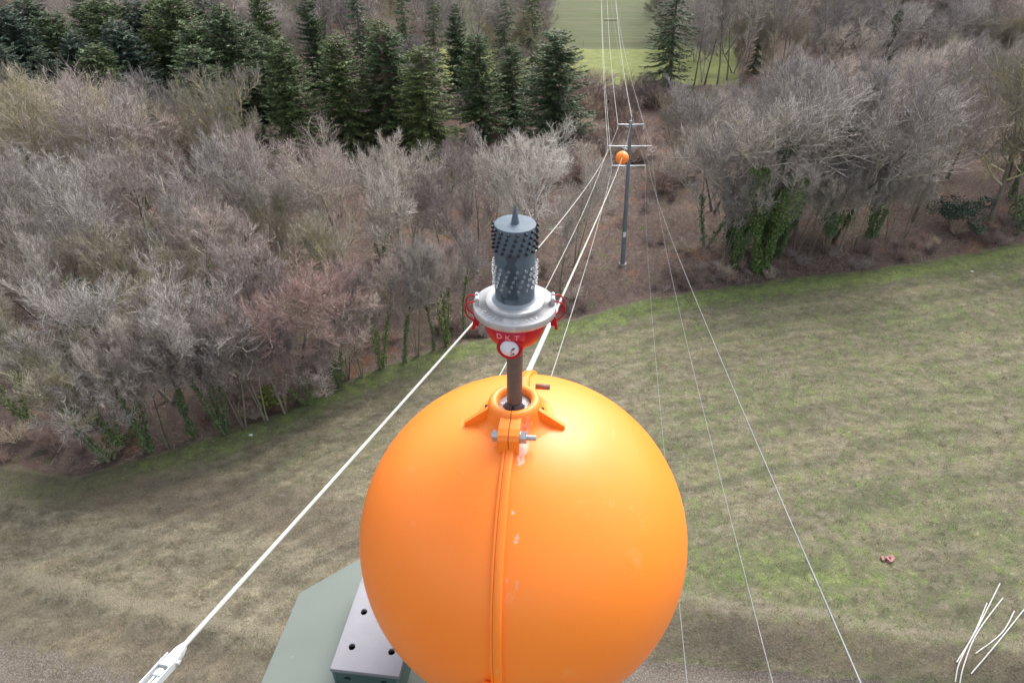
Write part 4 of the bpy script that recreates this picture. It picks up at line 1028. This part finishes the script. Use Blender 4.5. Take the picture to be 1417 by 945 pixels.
# spans beyond the pylon
FARP = {'UL': ((11.06, PY, 17.00), 847.8), 'ML': ((10.19, PY, 14.70), 839.3), 'LL': ((10.81, PY, 12.60), 843.0), 'E': ((12.40, PY, 17.85), 861.0),
        'UR': ((13.77, PY, 17.05), 868.0), 'MR': ((14.87, PY, 14.75), 874.0), 'LR': ((14.43, PY, 12.62), 870.0)}
FZ = {'UL': 22.5, 'ML': 21.0, 'LL': 20.0, 'E': 24.0, 'UR': 22.5, 'MR': 21.0, 'LR': 20.0}
FL = {'UL': 'pale wire leaving the upper left arm over the far meadow', 'ML': 'leftmost pale wire running over the far meadow', 'LL': 'second pale wire from the left over the far meadow',
      'E': 'earth wire leaving the pylon top over the far meadow', 'UR': 'thin grey wire leaving the upper right arm over the far meadow', 'MR': 'rightmost thin wire over the far meadow', 'LR': 'thin grey wire leaving the lowest right arm'}
for k, (A, px) in FARP.items():
    # straight run in plan through the photo column px at the top of the frame
    d0 = 112.0; xr = (px - _cx) / _f
    depth = d0 * math.cos(PITCH) + (CAMZ - 20) * math.sin(PITCH)
    x1 = xr * depth; s = (x1 - A[0]) / (d0 - PY); B = (A[0] + s * 139, PY + 139, FZ[k])
    wire_obj(sag_curve(A, B, .0008, 40), (.021 if NEAR[k][4] is M_WIRE else .011), NEAR[k][4], FL[k])
dm = at(842, 141, 15.5); 
bm = MB().tube([(0, 0, -.15), (0, 0, .25)], [.09, .09], 8).tube([(0, 0, .2), (0, 0, .5)], [.03, .03], 6)
o = bm.build('wire_damper', M_BLACKG, None, tuple(dm)); tag(o, 'small black damper hanging on the leftmost far wire', 'damper')

# white clevis and wedge clamp at the near end of the thick wire
A, B, c = NEAR['UL'][0], NEAR['UL'][1], NEAR['UL'][2]
Pc = sag_curve(A, B, c, 2, T_UL, T_UL + .0015); o0 = Vector(Pc[0]); tdir = (Vector(Pc[1]) - o0).normalized()
zax = Vector((0, 0, 1)); xax = tdir.cross(zax).normalized(); up_ = xax.cross(tdir).normalized()
MW = Matrix((( xax.x, tdir.x, up_.x, o0.x), (xax.y, tdir.y, up_.y, o0.y), (xax.z, tdir.z, up_.z, o0.z), (0, 0, 0, 1)))
cl = empty('wire_clamp'); cl.matrix_world = MW @ Matrix.Scale(.68, 4); tag(cl, 'white wedge clamp and clevis holding the thick wire, lower left', 'wire clamp')
w = MB(); V = []
for y_, hw, hh in ((.03, .016, .018), (-.02, .030, .026), (-.16, .036, .030), (-.17, .032, .027)):
    V.append([(-hw, y_, -hh), (hw, y_, -hh), (hw, y_, hh * .6), (hw * .7, y_, hh), (-hw * .7, y_, hh), (-hw, y_, hh * .6)])
Fw = [tuple(range(5, -1, -1)), tuple(18 + i for i in range(6))]
for k in range(3):
    for i in range(6): Fw.append((k * 6 + i, k * 6 + (i + 1) % 6, k * 6 + 6 + (i + 1) % 6, k * 6 + 6 + i))
w.add(sum(V, []), Fw); w.build('wedge_body', M_WHITEP, cl)
for sx in (-1, 1):
    MB().box((sx * .043, -.27, 0), (.008, .40, .052), bevel=.002).build('side_strap', M_WHITEP, cl)
    MB().lathe([(0, sx * .062), (.012, sx * .062), (.014, sx * .058), (.014, sx * .048)], 6, Matrix.Translation((0, -.11, 0)) @ RX, False).build('strap_bolt', M_WHITEP, cl)
MB().box((0, -.465, 0), (.094, .012, .052), bevel=.002).build('end_strap', M_WHITEP, cl)
gb = MB().box((0, -.215, .004), (.048, .050, .034), bevel=.008); gb.box((0, -.205, .016), (.030, .030, .018), bevel=.005)
gb.build('grip_block', M_WHITEP, cl)
for sx in (-.5, .5):
    MB().tube([(sx * .024, -.235, 0), (sx * .020, -.33, 0), (sx * .016, -.46, 0)], .0075, 8).build('cable_tail', M_WHITEP, cl)
MB().tube([(0, -.47, 0), (0, -.66, .02)], .014, 8).build('link_rod', M_WHITEP, cl)
# white dead-end rod of the earth wire behind the mast
Pe = sag_curve(NEAR['E'][0], NEAR['E'][1], .0007, 30, .004, .022)
dg = MB().tube(Pe, [.0088] * 27 + [.0084, .0080, .0075], 10).build('dead_end_grip', M_WHITEP); tag(dg, 'white rod-like grip on the earth wire behind the mast', 'wire grip')

# far marker ball on the earth wire
def on_px(A, B, c, row):
    best = min(((abs(project(P)[1] - row), tuple(P)) for P in sag_curve(A, B, c, 600)), key=lambda q_: q_[0]); return Vector(best[1])
fb = on_px(*NEAR['E'][:3], 218.5)
dist = (fb - Vector((0, 0, CAMZ))).length; rb = 8.9 / 945 * dist * .97
far_ball = empty('marker_ball', fb); tag(far_ball, 'small orange marker ball on the earth wire beside the pylon', 'marker ball')
for sgn in (-1, 1):
    MB().lathe([(rb * math.cos(math.pi / 2 * k / 12), sgn * max(rb * math.sin(math.pi / 2 * k / 12), .004)) for k in range(13)], 36, RX).build('shell_half', M_OR, far_ball)
MB().lathe([(rb * .99, -.02), (rb * 1.02, -.018), (rb * 1.02, .018), (rb * .99, .02)], 40, RX).build('seam_flange', M_OR, far_ball)

# ------------------------------------------------------------------ near pole head: sage plate, drilled block, pole and arms
near = empty('power_pole', (0, .85, 0)); tag(near, 'sage green plated pole head directly under the big orange ball', 'pole')
def nl(x, y): return (x, y - .85)
poly = [nl(-.588, .56), nl(-.560, .795), nl(-.531, 1.026), nl(-.402, 1.125), nl(-.19, 1.285), nl(.02, 1.26), nl(.09, .50)]
plate_with_holes('top_plate', poly, [], 38.484, 38.496, M_SAGE, near, .0015)
blk_p = [nl(-.384, .774), nl(-.237, .757), nl(-.203, 1.030), nl(-.350, 1.048)]
holes = []
for px, py in ((503.4, 846.3), (486.8, 894.5), (541.7, 901.5)):
    h_ = at(px, py, 38.6); holes.append((h_[0], h_[1] - .85, .0082))
h3 = (holes[2][0] + holes[0][0] - holes[1][0], holes[2][1] + holes[0][1] - holes[1][1], .0082); holes.append(h3)
plate_with_holes('drilled_plate', blk_p, holes, 38.588, 38.600, M_GALV, near, .001)
# body of the block: four dark green side plates, the front one drilled
c0, c1, c2, c3 = [Vector((x, y)) for x, y in blk_p]
def side(a, b, name, hs=()):
    L = (b - a).length; d = (b - a) / L; nrm = Vector((d.y, -d.x))
    M = Matrix(((d.x, 0, nrm.x, a.x), (d.y, 0, nrm.y, a.y), (0, 1, 0, 38.4975), (0, 0, 0, 1)))
    plate_with_holes(name, [(0.001, 0), (L - .001, 0), (L - .001, .0895), (.001, .0895)], hs, -.008, -.0012, M_DGREEN, near, .0005, M)
side(c0, c1, 'front_plate', [(.032, .066, .0082), (.112, .066, .0082)])
side(c1, c2, 'side_plate'); side(c2, c3, 'back_plate'); side(c3, c0, 'side_plate')
cc_ = (c0 + c2) / 2
MB().box((cc_.x, cc_.y, 38.535), (.11, .20, .07), rz=math.radians(-7)).build('hole_shade_block', M_HOLE, near)  # filler added behind the plates, coloured dark as the shade in the holes
MB().lathe([(.20, -.2), (.15, 38.482)], 32).build('pole', M_SAGE, near)
for hw, z_ in ((1.55, 37.50), (2.35, 34.05), (1.85, 31.40)):
    MB().box((0, 0, z_), (hw * 2, .12, .14), bevel=.01).build('crossarm', M_SAGE, near)
MB().box((.62, 0, 33.12), (1.85, .10, .12), bevel=.01).build('crossarm', M_SAGE, near)

# ------------------------------------------------------------------ the pylon below
py_ = empty('power_pylon', (13.0, PY, float(hgt(13.0, PY)))); tag(py_, 'slender blue-grey steel pylon with three crossarms in the clearing', 'pylon')
zb = float(hgt(13.0, PY))
MB().tube([(.09, 0, -zb - .3), (.06, 0, 1.0 - zb), (-.20, 0, 7), (-.63, 0, 17.45 - zb)], [.29, .28, .235, .16], 12).build('pole', M_POLE, py_)
MB().tube([(.09, 0, -zb - .3), (.088, 0, .18)], [.48, .46], 14).build('footing', plain('concrete', (.30, .28, .25), .9), py_)
ARMS = {'U': (17.02, -.62, -1.96, .74), 'M': (14.72, -.53, -2.86, 1.86), 'L': (12.56, -.43, -2.24, 1.42)}
for kk, (z_, xc, xl, xr_) in ARMS.items():
    for e in (xl, xr_):
        sg = 1 if e > xc else -1
        MB().tube([(xc + sg * .12, 0, z_ - zb), (e, 0, z_ - zb + .06)], [.10, .05], 6).build('crossarm', M_ARM, py_)
        MB().tube([(xc + sg * .15, 0, z_ - zb - .28), (e * .5 + xc * .5, 0, z_ - zb - .02)], [.035, .03], 5).build('arm_brace', M_ARM, py_)
        ins = MB(); k_ = []
        for i in range(7): k_ += [(.035, -.05 - i * .07), (.075, -.08 - i * .07)]
        ins.lathe(k_ + [(0, -.56)], 10, Matrix.Translation((e, 0, z_ - zb + .05))).build('insulator', M_WHITEP, py_)
MB().tube([(-.63, 0, 17.3 - zb), (-.64, 0, 17.9 - zb)], [.07, .04], 6).build('earth_peak', M_ARM, py_)
MB().box((-.10, -.275, 4.05), (.34, .02, .62), bevel=.006).build('warning_plate', plain('white_enamel_plate', (.70, .70, .70), .4), py_)

# ------------------------------------------------------------------ things lying in the meadow
def ground_pt(px, py, dz=0.0):
    b = at(px, py)
    for _ in range(4): b = at(px, py, float(hgt(b[0], b[1])) + dz)
    return Vector(b)
M_PLAS = plain('white_plastic', (.44, .43, .42), .5)
PL = [([(1384, 807), (1352, 870), (1324, 916)], 'longest-topped white pole of the left bundle on the grass'),
      ([(1366, 834), (1350, 872), (1328, 916), (1322, 943)], 'white pole in the middle of the left bundle on the grass'),
      ([(1388, 827), (1352, 876), (1334, 920), (1328, 947)], 'white pole on the right of the left bundle, bottom end off the photo'),
      ([(1404, 845), (1386, 876), (1350, 904)], 'shorter white pole of the right pair on the grass'),
      ([(1419, 841), (1378, 892), (1344, 932)], 'longer white pole of the right pair on the grass')]
for pts, lb in PL:
    P = [ground_pt(x, y, .06) for x, y in pts]; out = []
    for i in range(len(P) - 1):
        p0, p1, p2, p3 = P[max(i - 1, 0)], P[i], P[i + 1], P[min(i + 2, len(P) - 1)]
        for k in range(8):
            t = k / 8; out.append(.5 * ((2 * p1) + (p2 - p0) * t + (2 * p0 - 5 * p1 + 4 * p2 - p3) * t * t + (3 * p1 - p0 - 3 * p2 + p3) * t ** 3))
    out.append(P[-1])
    o = MB().tube([tuple(v) for v in out], .038, 10).build('plastic_pole', M_PLAS)
    tag(o, lb, 'pole', 'white poles lying on the grass')
g = ground_pt(1231, 774); rr_ = random.Random(9)
deb = empty('clay_heap', g); tag(deb, 'small heap of reddish broken clay lying in the meadow', 'debris')
M_CLAY = plain('pink_clay', (.33, .17, .15), .8, 0, .3, 12)
for i in range(11):
    a = rr_.uniform(0, 6.28); r_ = rr_.uniform(.15, .55)
    s_ = rr_.uniform(.12, .26)
    MB().box((0, 0, 0), (s_ * 1.6, s_, .10), bevel=.02).build('clay_piece', M_CLAY, deb, (r_ * math.cos(a), r_ * .6 * math.sin(a), .07 + rr_.uniform(0, .1)), (rr_.uniform(-.5, .5), rr_.uniform(-.5, .5), a + 1.5))
M_LOG = plain('pale_log', (.42, .33, .27), .8, 0, .2, 6)
for i, (x0, y0, x1, y1, lb) in enumerate([(318, 517, 334, 526, 'pale fallen branch among the leaves left of the reddish tree'), (328, 530, 358, 522, 'darker fallen log below the pale fallen branch'), (306, 505, 332, 512, 'short fallen branch above the pale one')]):
    a, b = ground_pt(x0, y0, .2), ground_pt(x1, y1, .25)
    o = MB().tube([tuple(a), tuple((a + b) / 2 + Vector((0, 0, .1))), tuple(b)], [.10, .08, .05], 7).build('fallen_branch', M_LOG); tag(o, lb, 'branch')
for px, py, lb in ((347, 602, 'small white stone on the meadow by the left wood'), (1345, 376, 'small white stone on the meadow near the right bank')):
    g = ground_pt(px, py, .05); st = MB(); rs = random.Random(px)
    st.lathe([(0, -.06), (.11, -.02), (.13, .03), (.08, .09), (0, .11)], 9, Matrix.Diagonal((1.5, 1, .8, 1)))
    st.v = [(x * rs.uniform(.85, 1.15), y * rs.uniform(.85, 1.15), z) for x, y, z in st.v]
    tag(st.build('white_stone', M_WHITEP, None, tuple(g)), lb, 'stone')
a, b = ground_pt(836, 26, .3), ground_pt(853, 28, .3)
tag(MB().box(tuple((a + b) / 2), ((b - a).length, .6, .16), bevel=.05).build('ground_patch', plain('pale_straw', (.24, .25, .15), .9)), 'pale low trough lying in the far brown-green field', 'patch')  # pale spot of ground, shaped as a low box
gp = ground_pt(807, 66)
tag(MB().tube([tuple(gp), tuple(gp + Vector((0, 0, 1.5)))], .07, 6).build('field_post', M_LOG), 'thin post where the two far fields meet', 'post')
